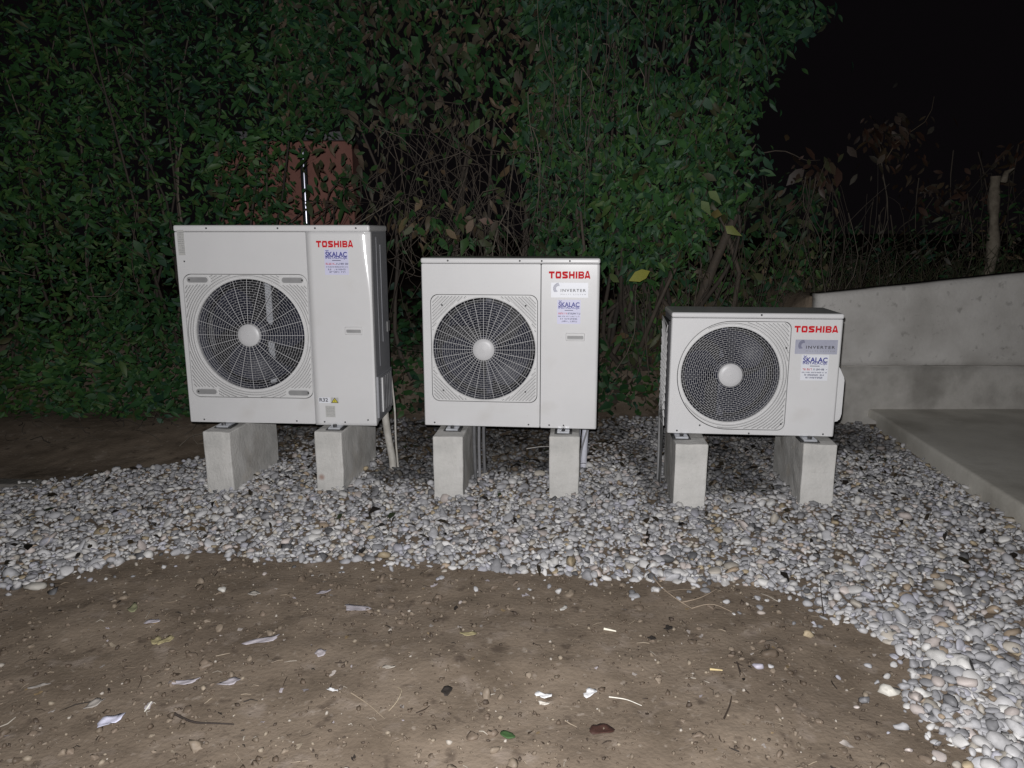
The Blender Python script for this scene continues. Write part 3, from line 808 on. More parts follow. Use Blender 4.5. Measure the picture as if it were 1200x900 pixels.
def unit(spec):
    W, Hh, D = spec['W'], spec['H'], spec['D']
    t = empty('outdoor_unit', spec['loc'], spec['rz'], spec['label'], 'air conditioner', 'air conditioner outdoor units in a row')
    # local: x from the left edge, y = 0 the front face, z = 0 the base; the empty stands at the middle of the front foot line
    ox = -W / 2
    def P(name, me, loc=(0, 0, 0), rot=(0, 0, 0), par=None, **kw):
        if par is None: return obj(name, me, t, (loc[0] + ox, loc[1], loc[2]), rot, **kw)
        return obj(name, me, par, loc, rot, **kw)
    lip = spec['lip']
    # casing: four sides and back, open at the front
    bm = bmesh.new()
    e_ = .004
    add_box(bm, e_, .012, .03, D, .004, Hh - .012); add_box(bm, W - .012, W - e_, .03, D, .004, Hh - .012)
    add_box(bm, .012, W - .012, D - .012, D, .004, Hh - .012); add_box(bm, .012, W - .012, .03, D - .012, .004, .016)
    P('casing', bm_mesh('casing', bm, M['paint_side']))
    # top cover with its front lip
    bm = bmesh.new(); add_box(bm, -.001, W + .001, -.0015, D + .004, Hh - lip, Hh, .010, 4)
    P('top_cover', bm_mesh('top_cover', bm, M['paint'], False))
    cx, cz, Rr = spec['fan']
    out = spec['outline']; zt = Hh - lip - .0008
    c = out.mean(0)
    dd = out - c; gap_out = c + dd * (1 + .004 / np.linalg.norm(dd, axis=1, keepdims=True))
    xs = spec.get('seam')
    if xs:
        fp = P('front_panel', panel_mesh('front_panel', 0, xs - .001, .0, zt, gap_out, M['paint_gloss'] if spec.get('soft') else M['paint'], .008, .0015, .006, .002))
        sp = P('service_panel', soft_panel_mesh('service_panel', xs + .001, W, -.001, zt, M['paint_gloss']) if spec.get('soft') else panel_mesh('service_panel', xs + .001, W, -.001, zt, None, M['paint_gloss'] if spec.get('soft') else M['paint'], .0015, spec.get('soft', .014), .006, .002))
    else:
        fp = P('front_panel', panel_mesh('front_panel', 0, W, 0, zt, gap_out, M['paint'], .010, .012, .006, .002)); sp = fp
    # grille plate with round opening
    hole = circle(cx, cz, Rr)
    bm = bmesh.new(); vo, vi = fill_between(bm, out, hole, .003)
    rim(bm, vo, out, .02); v2 = rim(bm, vi, circle(cx, cz, Rr - .001), .008); rim(bm, v2, circle(cx, cz, Rr - .001), .03)
    gp = P('grille_plate', bm_mesh('grille_plate', bm, M['plastic']))
    # raised ribs in the corners
    acc = Acc(); dark = Acc(); slots = spec.get('slots', [])
    def clear(p):
        ok = np.ones(len(p), bool)
        for (x0, x1, z0, z1) in slots: ok &= ~((p[:, 0] > x0 - .008) & (p[:, 0] < x1 + .008) & (p[:, 1] > z0 - .008) & (p[:, 1] < z1 + .008))
        return ok
    if spec['ribs'] == 'arc':
        for r_ in np.arange(Rr + .011, Rr * 1.6, spec['ribstep']):
            p = circle(cx, cz, r_, 240); msk = inside(p, out, .010) & clear(p)
            if msk.all():
                acc.add(*tube(np.stack([p[:, 0], np.full(len(p), .002), p[:, 1]], 1), .0030, 4, True))
                p = np.array([cx, cz]) + (p - np.array([cx, cz])) * ((r_ + spec['ribstep'] * .5) / r_); dark.add(*tube(np.stack([p[:, 0], np.full(len(p), .0032), p[:, 1]], 1), .0018, 4, True)); continue
            k0 = int(np.argmin(msk)); p = np.roll(p, -k0, 0); msk = np.roll(msk, -k0)
            for s_, f_ in runs(msk):
                q = p[s_:f_]; acc.add(*tube(np.stack([q[:, 0], np.full(len(q), .002), q[:, 1]], 1), .0030, 4))
                q = np.array([cx, cz]) + (q - np.array([cx, cz])) * ((r_ + spec['ribstep'] * .5) / r_)
                dark.add(*tube(np.stack([q[:, 0], np.full(len(q), .0032), q[:, 1]], 1), .0020, 4))
    else:
        for sx_ in (-1, 1):
            for sz_ in (-1, 1):
                d = np.array([sx_, sz_]) / math.sqrt(2); u = np.array([-d[1], d[0]])
                for off in np.arange(Rr * .80, Rr * 1.42, spec['ribstep']):
                    s_ = np.linspace(-Rr, Rr, 160)[:, None]
                    p = np.array([cx, cz]) + d * off + u * s_
                    msk = inside(p, out, .012) & (np.linalg.norm(p - np.array([cx, cz]), axis=1) > Rr + .008) & (((p - np.array([cx, cz])) * np.array([sx_, sz_])).min(1) > 0)
                    for a_, b_ in runs(msk):
                        q = p[[a_, b_ - 1]]; acc.add(*tube(np.stack([q[:, 0], np.full(2, .002), q[:, 1]], 1), .0028, 4))
                        q = q + d * spec['ribstep'] * .5; dark.add(*tube(np.stack([q[:, 0], np.full(2, .0032), q[:, 1]], 1), .0020, 4))
    P('corner_ribs', acc.mesh('corner_ribs', M['plastic']), (0, 0, 0), par=gp, kind='stuff')
    P('rib_slots', dark.mesh('rib_slots', M['slot']), (0, 0, 0), par=gp, kind='stuff')
    ringacc = Acc(); th = np.linspace(0, 2 * math.pi, 97)[:-1]
    for rr_, y_, w_ in ((Rr + .001, .001, .0030),):
        ringacc.add(*tube(np.stack([cx + rr_ * np.cos(th), np.full(96, y_), cz + rr_ * np.sin(th)], 1), w_, 6, True))
    P('rim_ring', ringacc.mesh('rim_ring', M['plastic'], True), par=gp)
    for (x0, x1, z0, z1) in slots:
        bm = bmesh.new()
        o_ = rrect(x0, x1, z0, z1, (z1 - z0) * .49, 6); i_ = rrect(x0 + .004, x1 - .004, z0 + .004, z1 - .004, (z1 - z0 - .008) * .49, 6)
        vo, vi = fill_between(bm, o_, i_, -.002); rim(bm, vo, o_, .004); v2 = rim(bm, vi, i_, .002)
        s = P('hand_grip', bm_mesh('hand_grip', bm, M['plastic']), par=gp)
        bm = bmesh.new(); fill_between(bm, i_, None, .0015); P('grip_recess', bm_mesh('grip_recess', bm, M['lip']), par=gp)
        P('screw', screw_me, (x0 + .016 if x0 < cx else x1 - .010, -.001, (z0 + z1) / 2), par=gp)
    # wire guard, hub cap
    gd = P('fan_guard', guard_mesh('fan_guard', Rr - .001, spec['hub'] * .9, spec['rings'], spec['radials'], spec['bulge'], M['wire'], short=spec.get('short', .0008)), (cx, .004, cz))
    P('hub_cap', disc_mesh('hub_cap', spec['hub'], -spec['bulge'] - .006, .0, M['wire']), (0, 0, 0), par=gd)
    # shroud, fan, motor bracket, coil
    acc = Acc(); prof = [(Rr - .001, .02), (Rr - .006, .05), (Rr - .012, .09), (Rr - .004, .13), (Rr + .03, .16)]
    V = np.concatenate([np.stack([a * np.cos(th), np.full(96, b), a * np.sin(th)], 1) for a, b in prof])
    i, j = np.meshgrid(np.arange(96), np.arange(len(prof) - 1)); i2 = (i + 1) % 96
    acc.add(V, np.stack([j * 96 + i, j * 96 + i2, (j + 1) * 96 + i2, (j + 1) * 96 + i], -1).reshape(-1, 4))
    P('fan_shroud', acc.mesh('fan_shroud', M['shroud'], True), (cx, 0, cz))
    fn = P('fan', disc_mesh('fan', .065, .045, .13, M['blade'], 32, .01), (cx, .02, cz), (0, spec['spin'], 0))
    bme = blade_mesh(Rr - .03, .055, spec['span'], .10)
    for k in range(spec['blades']):
        P('blade', bme, (0, .085, 0), (0, 2 * math.pi * k / spec['blades'], 0), par=fn)
    P('motor_bracket', box_mesh('motor_bracket', cx - .018, cx + .018, D - .10, D - .085, .03, Hh - .05, M['galv'] if spec.get('soft') else M['shroud'], .003, 1))
    P('coil', box_mesh('coil', .02, W - .02, D - .05, D - .02, .02, Hh - .04, M['void']))
    if spec.get('divider'):
        P('divider', box_mesh('divider', spec['divider'], spec['divider'] + .004, .04, D - .055, .02, Hh - .04, M['shroud']))
    # screws
    for (x, z) in spec['screws']:
        P('screw', screw_me, (x, -.0045 if z > Hh - lip else -.001, z))
    # handle
    if spec.get('handle'):
        x0, x1, z0, z1 = spec['handle']
        bm = bmesh.new(); o_ = rrect(x0, x1, z0, z1, .006, 4); i_ = rrect(x0 + .005, x1 - .005, z0 + .004, z1 - .012, .004, 4)
        vo, vi = fill_between(bm, o_, i_, -.004); rim(bm, vo, rrect(x0 - .003, x1 + .003, z0 - .003, z1 + .003, .007, 4), .0005)
        rim(bm, vi, rrect(x0 + .006, x1 - .006, z0 + .009, z1 - .013, .004, 4), -.0006)
        hd = P('handle', bm_mesh('handle', bm, M['plastic']))
        bm = bmesh.new(); fill_between(bm, rrect(x0 + .005, x1 - .005, z0 + .004, z1 - .012, .004, 4), None, -.0008)
        P('handle_recess', bm_mesh('handle_recess', bm, M['lip']), par=hd)
    # feet
    for fx in spec['feet']:
        for (y0, y1) in ((-.055, .05), (D - .05, D + .05)):
            bm = bmesh.new(); add_box(bm, fx - .032, fx + .032, y0, y1, -.011, -.001, .002, 1)
            f = P('foot', bm_mesh('foot', bm, M['galv']))
            bm = bmesh.new(); bmesh.ops.create_cone(bm, cap_ends=True, segments=6, radius1=.011, radius2=.011, depth=.012)
            P('bolt', bm_mesh('bolt', bm, M['screw']), (fx, (y0 + .022) if y0 < 0 else (y1 - .022), .005), par=f)
            P('rubber_pad', box_mesh('rubber_pad', fx - .045, fx + .045, y0 + .004, y1 - .004, -.017, -.0112, M['rubber']), par=f)
    # logo
    x0, x1, z0, z1 = spec['logo']
    P('logo_lettering', logo_mesh(x1 - x0, z1 - z0), ((x0 + x1) / 2, -.0012, (z0 + z1) / 2))
    spec['post'](t, P, ox)
    return t

def post1(t, P, ox):
    W, Hh, D = 1.0195, 1.04, .37
    service_sticker(t, .845 + ox, .855, .124, .128, M['lilac'], 3)
    # notice at the left, print only
    s = plate('notice_sticker', .037 + ox, .952, .036, .128, M['greysheet'], -.0006, t)
    obj('fine_print', fine_print([(-.014, .014, .05 - .011 * k, .005) for k in range(10)], 5).mesh('fine_print', M['greyink']), s, (0, -.0016, 0))
    s = plate('refrigerant_sticker', .745 + ox, .134, .060, .030, M['white'], -.0006, t)
    obj('lettering', fit_text('R32', .046, .020, M['black'], .02), s, (-.003, -.0016, .002))
    s = plate('warning_sticker', .801 + ox, .134, .040, .030, M['greysheet'], -.0006, t)
    acc = Acc(); acc.add([(-.020, 0, -.014), (.020, 0, -.014), (0, 0, .0145)], [[0, 1, 2]]); obj('triangle', acc.mesh('triangle', M['black']), s, (0, -.0014, 0))
    acc = Acc(); acc.add([(-.0145, 0, -.011), (.0145, 0, -.011), (0, 0, .0105)], [[0, 1, 2]]); obj('yellow_triangle', acc.mesh('yellow_triangle', M['yellow']), s, (0, -.0018, 0))
    acc = Acc(); acc.add([(-.0016, 0, -.004), (.0016, 0, -.004), (.0016, 0, .004), (-.0016, 0, .004)], [[0, 1, 2, 3]]); obj('triangle_mark', acc.mesh('triangle_mark', M['black']), s, (0, -.0022, -.003))
    s = plate('notice_sticker', .775 + ox, .073, .052, .062, M['greysheet'], -.0006, t)
    obj('fine_print', fine_print([(-.021, .021, .024 - .008 * k, .0038) for k in range(7)], 8).mesh('fine_print', M['greyink']), s, (0, -.0016, 0))
    # right side: seams, corner post and louvred valve cover
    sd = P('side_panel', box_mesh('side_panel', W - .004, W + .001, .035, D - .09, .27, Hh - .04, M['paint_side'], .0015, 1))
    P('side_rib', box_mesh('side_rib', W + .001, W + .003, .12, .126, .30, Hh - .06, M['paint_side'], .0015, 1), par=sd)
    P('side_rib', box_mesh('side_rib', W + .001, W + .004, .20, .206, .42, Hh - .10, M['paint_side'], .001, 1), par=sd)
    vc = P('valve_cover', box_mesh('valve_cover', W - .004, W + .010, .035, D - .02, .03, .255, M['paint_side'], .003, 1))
    for k in range(6):
        P('louvre_slat', box_mesh('louvre_slat', W + .010, W + .018, .10 + .04 * k, .112 + .04 * k, .05, .24, M['paint'] if k == 0 else M['conduit'], .002, 1), par=vc)
    P('side_grip', box_mesh('side_grip', W + .0, W + .007, D - .075, D - .02, .46, .52, M['lip'], .003, 1))

def post2(t, P, ox):
    inverter_sticker(t, .759 + ox, .722, .186, .074, M['white'], 'inverter_sticker')
    service_sticker(t, .757 + ox, .612, .118, .122, M['lilac'], 13)

def post3(t, P, ox):
    W, Hh, D = .814, .6115, .31
    inverter_sticker(t, .694 + ox, .450, .199, .070, M['silver'], 'inverter_sticker')
    service_sticker(t, .694 + ox, .348, .128, .126, M['white'], 23)
    # finned coil and its lattice on the left side
    cg = P('side_coil', box_mesh('side_coil', -.008, .003, .046, D - .02, .03, Hh - .05, M['void']))
    acc = Acc()
    for k in range(13):
        z0 = .03 + k * (Hh - .10) / 12
        for sgn in (1, -1):
            a_ = np.array([[-.013, .048, z0], [-.013, D - .022, min(Hh - .05, max(.03, z0 + sgn * .25))]]); acc.add(*tube(a_, .0032, 4))
    P('coil_lattice', acc.mesh('coil_lattice', M['plastic']), par=cg)
    # pipe cover bulging on the right side
    bm = bmesh.new()
    prof = [(0, .36), (.020, .345), (.050, .285), (.050, .10), (.040, .07), (0, .06)]
    a = [bm.verts.new((W - .004 + x, .05, z)) for x, z in prof]; b = [bm.verts.new((W - .004 + x, D - .03, z)) for x, z in prof]
    bm.faces.new(a); bm.faces.new(b[::-1])
    for k in range(len(prof)): bm.faces.new((a[k], a[(k + 1) % len(prof)], b[(k + 1) % len(prof)], b[k]))
    bmesh.ops.bevel(bm, geom=list(bm.edges), offset=.006, segments=2, affect='EDGES')
    P('pipe_cover', bm_mesh('pipe_cover', bm, M['paint']))

U1 = dict(W=1.012, H=1.05, D=.37, to=(1.0195, 1.040), soft=.034, loc=(-1.2267, 3.8663, .3555), rz=R(-3.9), lip=.033,
          label='largest outdoor air conditioner unit at the left, with a yellow warning triangle low down',
          fan=(.364, .482, .292), outline=rrect(.030, .680, .145, .798, .045), seam=.687, ribs='arc', ribstep=.0125, hub=.059, rings=20, radials=24,
          bulge=.022, blades=3, span=72, spin=R(-6), divider=.70,
          slots=[(.045, .165, .752, .788), (.545, .665, .752, .788), (.045, .165, .155, .191), (.545, .665, .155, .191)],
          screws=[(.175, 1.034), (.545, 1.034), (.737, 1.034), (.945, 1.034), (.08, .018), (.585, .018), (.735, .016), (.845, .016), (.045, .865), (.968, .03)],
          handle=(.868, .955, .490, .528), feet=(.20, .80), logo=(.738, .927, .938, .971), post=post1)
U2 = dict(W=.905, H=.89, D=.32, to=(.909, .8805), loc=(-.0131, 3.8065, .352), rz=R(-5.4), lip=.028,
          label='middle outdoor air conditioner unit with a white inverter plate above the blue sticker',
          fan=(.320, .418, .2685), outline=rrect(.048, .594, .139, .701, .040), seam=.612, ribs='diag', ribstep=.0125, hub=.057, rings=19, radials=32,
          bulge=.016, blades=3, span=92, spin=R(38), divider=.62,
          screws=[(.14, .876), (.505, .876), (.615, .876), (.755, .876), (.055, .018), (.552, .018), (.66, .018), (.735, .018), (.105, .648), (.535, .648), (.105, .195), (.535, .195)],
          handle=(.742, .834, .471, .508), feet=(.155, .735), logo=(.651, .858, .788, .824), post=post2)
U3 = dict(W=.84, H=.594, D=.31, to=(.814, .6115), loc=(1.1868, 3.6014, .3655), rz=R(-5.1), lip=.026,
          label='smallest outdoor air conditioner unit at the right with a silver inverter plate',
          fan=(.304, .296, .240), outline=dshape(.304, .294, .262, .588, .030, .552, .035), seam=None, ribs='arc', ribstep=.0125, hub=.058, rings=20, radials=0,
          bulge=.010, blades=3, span=90, spin=R(66), divider=.61, short=.00105,
          screws=[(.44, .585), (.05, .016), (.415, .010), (.785, .014), (.165, .045), (.572, .06), (.572, .43)],
          feet=(.07, .71), logo=(.604, .815, .505, .536), post=post3)
def resize(sp):
    a, b = sp['to'][0] / sp['W'], sp['to'][1] / sp['H']
    sp['W'], sp['H'] = sp['to']
    sp['fan'] = (sp['fan'][0] * a, sp['fan'][1] * b, sp['fan'][2] * (a + b) / 2); sp['outline'] = sp['outline'] * np.array([a, b])
    for k in ('seam', 'divider'):
        if sp.get(k): sp[k] *= a
    sp['slots'] = [(x0 * a, x1 * a, z0 * b, z1 * b) for x0, x1, z0, z1 in sp.get('slots', [])]
    for k in ('handle', 'logo'):
        if sp.get(k): x0, x1, z0, z1 = sp[k]; sp[k] = (x0 * a, x1 * a, z0 * b, z1 * b)
    sp['screws'] = [(x * a, z * b) for x, z in sp['screws']]
    sp['feet'] = [x * a for x in sp['feet']]
for u in (U1, U2, U3):
    resize(u); unit(u)

# ------------------------------------------------------------------ blocks
YAW = R(-6.3)
block((-1.545, 3.765), R(-7), .56, .148, .338, 'leftmost concrete block, under the fan side of the largest unit', 1)
block((-.962, 3.765), R(-7.6), .56, .148, .338, 'concrete block with a reddish stain under the right end of the largest unit', 2)
block((-.330, 3.685), R(-5), .56, .154, .334, 'concrete block under the left end of the middle unit beside dark conduits', 3)
block((.268, 3.685), R(-5), .56, .154, .334, 'concrete block under the right end of the middle unit in front of white pipes', 4)
block((.875, 3.498), R(-6), .50, .156, .348, 'concrete block under the left end of the smallest unit', 5)
block((1.503, 3.498), R(-6), .56, .158, .348, 'rightmost concrete block, under the right end of the smallest unit', 6)

# ------------------------------------------------------------------ pipes behind the units
def pipe(name, P, r, m, label, cat, sides=10, extra=None):
    t = empty(name, tuple(P[-1]), 0, label, cat)
    V, F = tube(np.array(P) - np.array(P[-1]), r, sides)
    obj('pipe_sleeve', mesh_np('pipe_sleeve', V, F, m, True), t)
    for k, (Q, r2, m2, nm) in enumerate(extra or []):
        V, F = tube(np.array(Q) - np.array(P[-1]), r2, 6); obj(nm, mesh_np(nm, V, F, m2, True), t)
    return t
def curve(pts, n=24):
    pts = np.array(pts, float); t = np.linspace(0, 1, len(pts)); s = np.linspace(0, 1, n)
    k = [np.interp(s, t, pts[:, i]) for i in range(3)]
    a = np.stack(k, 1)
    for _ in range(3): a[1:-1] = (a[:-2] + 2 * a[1:-1] + a[2:]) / 4
    return a
pipe('insulated_pipe', curve([(-.71, 4.12, .56), (-.73, 4.14, .40), (-.715, 4.16, .20), (-.690, 4.14, .08), (-.685, 4.12, -.04)]), .021, M['insul'],
     'beige wrapped pipe hanging down beside the largest unit into the gravel', 'pipe',
     extra=[(curve([(-.69, 4.18, .56), (-.675, 4.19, .36), (-.675, 4.18, .18), (-.665, 4.16, .05), (-.655, 4.14, -.02)]), .006, M['insul'], 'thin_cable')])
pipe('white_pipe_bundle', curve([(.385, 4.14, .50), (.378, 4.15, .30), (.370, 4.16, .12), (.366, 4.16, -.05)]), .020, M['whitepipe'],
     'white wrapped pipes tied together behind the middle unit', 'pipe',
     extra=[(curve([(.43, 4.15, .5), (.425, 4.16, .3), (.418, 4.17, .1), (.415, 4.17, -.05)]), .020, M['whitepipe'], 'second_pipe'),
            (curve([(.39, 4.135, .3), (.40, 4.13, .27), (.425, 4.135, .26), (.445, 4.15, .27)]), .004, M['conduit'], 'tie_wrap'),
            (curve([(.455, 4.15, .44), (.445, 4.14, .3), (.40, 4.13, .14), (.385, 4.14, .02)]), .005, M['greyink'], 'thin_cable')])
pipe('conduit_bundle', curve([(-.205, 3.93, .40), (-.207, 3.94, .25), (-.200, 3.95, -.04)]), .010, M['conduit'],
     'dark ribbed conduits behind the block under the left end of the middle unit', 'pipe',
     extra=[(curve([(-.18, 3.97, .40), (-.183, 3.98, .2), (-.178, 3.98, -.04)]), .009, M['greyink'], 'conduit'),
            (curve([(-.157, 4.01, .40), (-.158, 4.02, .2), (-.152, 4.02, -.04)]), .010, M['conduit'], 'conduit')])
pipe('grey_downpipe', curve([(.805, 3.92, .50), (.805, 3.92, .3), (.808, 3.92, -.03)], 8), .013, M['lip'],
     'grey wrapped pipe behind the left side of the smallest unit', 'pipe',
     extra=[(curve([(.79, 3.84, .50), (.788, 3.83, .40), (.793, 3.83, .2), (.79, 3.83, -.02)]), .006, M['rubber'], 'thin_cable')])

# ------------------------------------------------------------------ house wall and pole behind the hedge
ph = empty('pink_house', (-1.8, 7.0, 0), 0, 'pink rendered house wall glimpsed through the gap in the hedge above the largest unit', 'house')
obj('house_wall', box_mesh('house_wall', -.9, .36, 0, .3, .2, 2.16, M['pink'], .004, 1), ph)
obj('eaves_board', box_mesh('eaves_board', -1.0, .40, -.05, .35, 2.162, 2.24, M['conduit'], .004, 1), ph)
pl = empty('metal_pole', (-1.668, 6.2, .3), 0, 'shiny dark metal pole standing in the hedge gap before the pink wall', 'pole')
V, F = tube([(0, 0, -.2), (0, 0, .8), (0, 0, 1.70)], .027, 24); obj('pole_tube', mesh_np('pole_tube', V, F, M['pole'], True), pl)
obj('pole_cap', box_mesh('pole_cap', -.031, .031, -.031, .031, 1.70, 1.715, M['pole'], .004, 1), pl)

# ------------------------------------------------------------------ plants
def leaf_proto(w=.42, fold=.18, curl=.25, kind='oval'):
    """length 1 along +x, from the stalk; normal +z"""
    rows = [(.30, .85), (.62, .92)] if kind == 'oval' else [(.34, 1.0), (.62, .60)]
    V = [(0, 0, 0)]
    for x, k in rows:
        z = -curl * x * x
        V += [(x, w / 2 * k, z + fold * w / 2 * k), (x, 0, z), (x, -w / 2 * k, z + fold * w / 2 * k)]
    V.append((1, 0, -curl))
    F = [(0, 2, 1), (0, 3, 2), (1, 2, 5), (1, 5, 4), (2, 3, 6), (2, 6, 5), (4, 5, 7), (5, 6, 7)]
    return np.array(V, float), np.array(F)
LP = [leaf_proto(.40, .25, .22), leaf_proto(.50, .1, .12), leaf_proto(.36, .4, .35), leaf_proto(.52, .2, .45, 'broad'), leaf_proto(.30, .3, .5)]
LM = [mesh_np('leaf', v, f, M['leaf_one'], True) for v, f in LP]

def leaf_rots(n, droop=.5, face=.9, r=rng):
    """tip direction mostly downward and outward (towards -y), surface turned loosely to the front"""
    az = r.uniform(0, 2 * math.pi, n)
    T = np.stack([np.cos(az), np.sin(az) * .8 - .25, r.normal(-droop, .45, n)], 1)
    T /= np.linalg.norm(T, axis=1, keepdims=True)
    Nn = np.stack([r.normal(0, .55, n), -face + r.normal(0, .45, n), .45 + r.normal(0, .5, n)], 1)
    Nn -= T * (Nn * T).sum(1, keepdims=True); Nn /= np.linalg.norm(Nn, axis=1, keepdims=True)
    B = np.cross(Nn, T)
    return np.stack([T, B, Nn], -1)

def clump_points(n, centres, spread):
    c = centres[rng.integers(0, len(centres), n)]
    return c + rng.normal(0, 1, (n, 3)) * np.asarray(spread)

def pal_cols(n, pal, w, lo=.7, hi=1.25):
    p = np.array(pal); w = np.array(w, float); w /= w.sum()
    return p[rng.choice(len(p), n, p=w)] * rng.uniform(lo, hi, (n, 1))

GREENS = [(.027, .076, .026), (.020, .060, .024), (.038, .088, .028), (.019, .055, .034), (.050, .088, .033), (.038, .042, .021)]
GW = [.30, .26, .16, .14, .08, .06]
BROWNS = [(.085, .062, .045), (.065, .055, .042), (.11, .08, .055), (.055, .065, .035), (.13, .10, .075)]
REDS = [(.080, .040, .028), (.070, .042, .03), (.095, .062, .034), (.055, .036, .028)]

def fill_plant(t, origin, pts, size, pal, w, n_ind=60, seed_lab=None, droop=.5, kinds=(0, 1, 2), face=.9):
    """leaves at pts (world): the nearest become single leaf parts, the rest one foliage part"""
    n = len(pts)
    L_ = np.clip(rng.lognormal(math.log(size), .36, n), size * .4, size * 2.0)
    rots = leaf_rots(n, droop, face); cols = pal_cols(n, pal, w, .78, 1.15)
    g_ = fbm(pts[:, 0] * .9 + 40, pts[:, 2] * 1.1 + 5, 3)[:, None]              # whole shoots run lighter and yellower, or darker and bluer
    cols = cols * (1 + 1.5 * g_ * np.array([1.3, 1.0, .5])).clip(.45, 1.9)
    pk = rng.choice(kinds, n)
    sc = L_ / (np.linalg.norm(pts - np.array([0, 0, CAM_Z]), axis=1) ** 1.6) - (pts[:, 2] > 3.2) * 9
    sc[np.abs(pts[:, 0]) > .68 * pts[:, 1]] -= 9
    top = np.argsort(-sc)[:n_ind]
    msk = np.ones(n, bool); msk[top] = False
    o = np.array(origin)
    V, F, C = scatter(LP, np.where(msk, pk, -1), pts - o, np.repeat(L_[:, None], 3, 1), rots, cols)
    obj('foliage', mesh_np('foliage', V, F, M['leaf'], False, C), t, kind='stuff')
    for i in top:
        lf = bpy.data.objects.new('leaf', LM[pk[i]])
        mt = Matrix(rots[i].tolist()).to_4x4() @ Matrix.Scale(L_[i], 4); mt.translation = Vector(pts[i] - o)
        lf.matrix_local = mt; lf.color = (*cols[i], 1)
        link(lf, t)

def stem_path(p0, p1, bend, n=10):
    p0 = np.array(p0, float); p1 = np.array(p1, float); s = np.linspace(0, 1, n)[:, None]
    P = p0 * (1 - s) + p1 * s
    d = rng.normal(0, 1, 3) * bend; e2 = rng.normal(0, 1, 3) * bend * .5
    return P + np.sin(s * math.pi) * d + np.sin(s * math.pi * 2.3) * e2

def stems_part(t, origin, paths, m=M['stem'], name='stems'):
    acc = Acc(); o = np.array(origin)
    for P, r0, r1, c in paths:
        V, F = tube(P - o, np.linspace(r0, r1, len(P)), 4 if r0 < .012 else 7); acc.add(V, F, c)
    obj(name, acc.mesh(name, m, True), t, kind='stuff')

def single_leaf(t, p, size, col, k, label, droop=.9):
    lf = bpy.data.objects.new('leaf', LM[k])
    r_ = leaf_rots(1, droop, 1.4)[0]
    mt = Matrix(r_.tolist()).to_4x4() @ Matrix.Scale(size, 4); mt.translation = Vector(p) - Vector(t.location)
    lf.matrix_local = mt; lf.color = (*col, 1); link(lf, t); tag(lf, label=label)

def rand(a, b, n): return rng.uniform(a, b, n)
STEMC = [(.055, .045, .036), (.085, .07, .056), (.04, .034, .028), (.15, .13, .105)]
STEMP = [.4, .3, .2, .1]
def sc_(): return STEMC[rng.choice(4, p=STEMP)]

# 1 the tall evergreen hedge at the left
o = (-3.2, 5.4, .1)
hd = empty('hedge', o, 0, 'tall dense dark green hedge filling the left behind the largest unit', 'hedge')
n = 36000
x = rand(-5.6, -1.0, n); z = rand(.05, 4.3, n)
front = 5.18 + .62 * fbm(x * 1.6, z * 1.6, 3) - .18 * ss(.8, 0.1, z) + .12 * ss(-3, -5, x)
y = front + rng.exponential(.22, n) * (1.0)
edge = -1.60 + .22 * fbm(z * 1.7, z * 0 + 4, 3) + .75 * ss(1.85, 2.3, z)      # the gap at its right, arched over at the top
k = x < edge - .1 * rng.random(n)
gapk = ~((x > -1.62) & (z > 1.36) & (z < 1.85 + .2 * rng.random(n)) & (rng.random(n) < .9))
k &= gapk
k &= (fbm(x * 2.1 + 77, z * 2.1 + 13, 3) > -.16) | (rng.random(n) < .40)
pts = np.stack([x, y, z], 1)[k]
nb = 9000
xb = rand(-5.6, -1.25, nb); zb = rand(.1, 4.2, nb); yb = 5.75 + rng.random(nb) * .35
kb = (xb < -1.72 + .1 * rng.random(nb)) | (zb > 2.0)
pts = np.concatenate([pts, np.stack([xb, yb, zb], 1)[kb]])
fill_plant(hd, o, pts, .056, GREENS, GW, 150, kinds=(0, 1, 2, 2, 4))
paths = []
for q in range(46):
    xx = rng.uniform(-5.2, -2.1); paths.append((stem_path((xx, 5.9, 0.1), (xx + rng.normal(0, .4), 5.55 + rng.normal(0, .15), rng.uniform(1.8, 3.8)), .10, 9), .014, .004, sc_()))
for q in range(26):
    xx = rng.uniform(-4.6, -1.7); zz = rng.uniform(.9, 3.4)
    paths.append((stem_path((xx, 5.2, zz), (xx + rng.normal(.1, .2), 4.92 + rng.normal(0, .1), zz + rng.normal(-.15, .25)), .05, 7), .004, .002, sc_()))
stems_part(hd, o, paths)
single_leaf(hd, (-2.72, 4.86, 2.86), .10, (.10, .13, .04), 1, 'brownish leaf high in the hedge')

# 2 dry brown climber hanging in the middle
o = (-.5, 5.5, .2)
dv = empty('dry_climber', o, 0, 'brown half dead climber of bare hanging stems between the two green plants', 'climber')
n = 9000
x = rand(-1.6, .40, n); z = rand(1.15, 4.2, n)
dens = .07 + .40 * ss(1.85, 2.15, z) + .53 * ss(2.05, 2.5, z)
k = rng.random(n) < dens
k &= ~((x > -1.66) & (x < -1.18) & (z > 1.34) & (z < 1.86))
y = 5.25 + .35 * fbm(x * 2 + 9, z * 2, 3) + rng.exponential(.2, n)
pts = np.stack([x, y, z], 1)[k]
low = np.stack([rand(-.78, -.05, 150), 5.05 + rng.normal(0, .08, 150), 1.40 + rng.normal(0, .10, 150)], 1)
fill_plant(dv, o, np.concatenate([pts, low, np.array([-1.20, 5.38, 1.68]) + rng.normal(0, 1, (110, 3)) * np.array([.15, .1, .15])]), .066, BROWNS + GREENS[:3], [.14, .16, .08, .2, .04, .22, .22, .14], 70, droop=.9, kinds=(1, 2, 3, 4))
paths = []
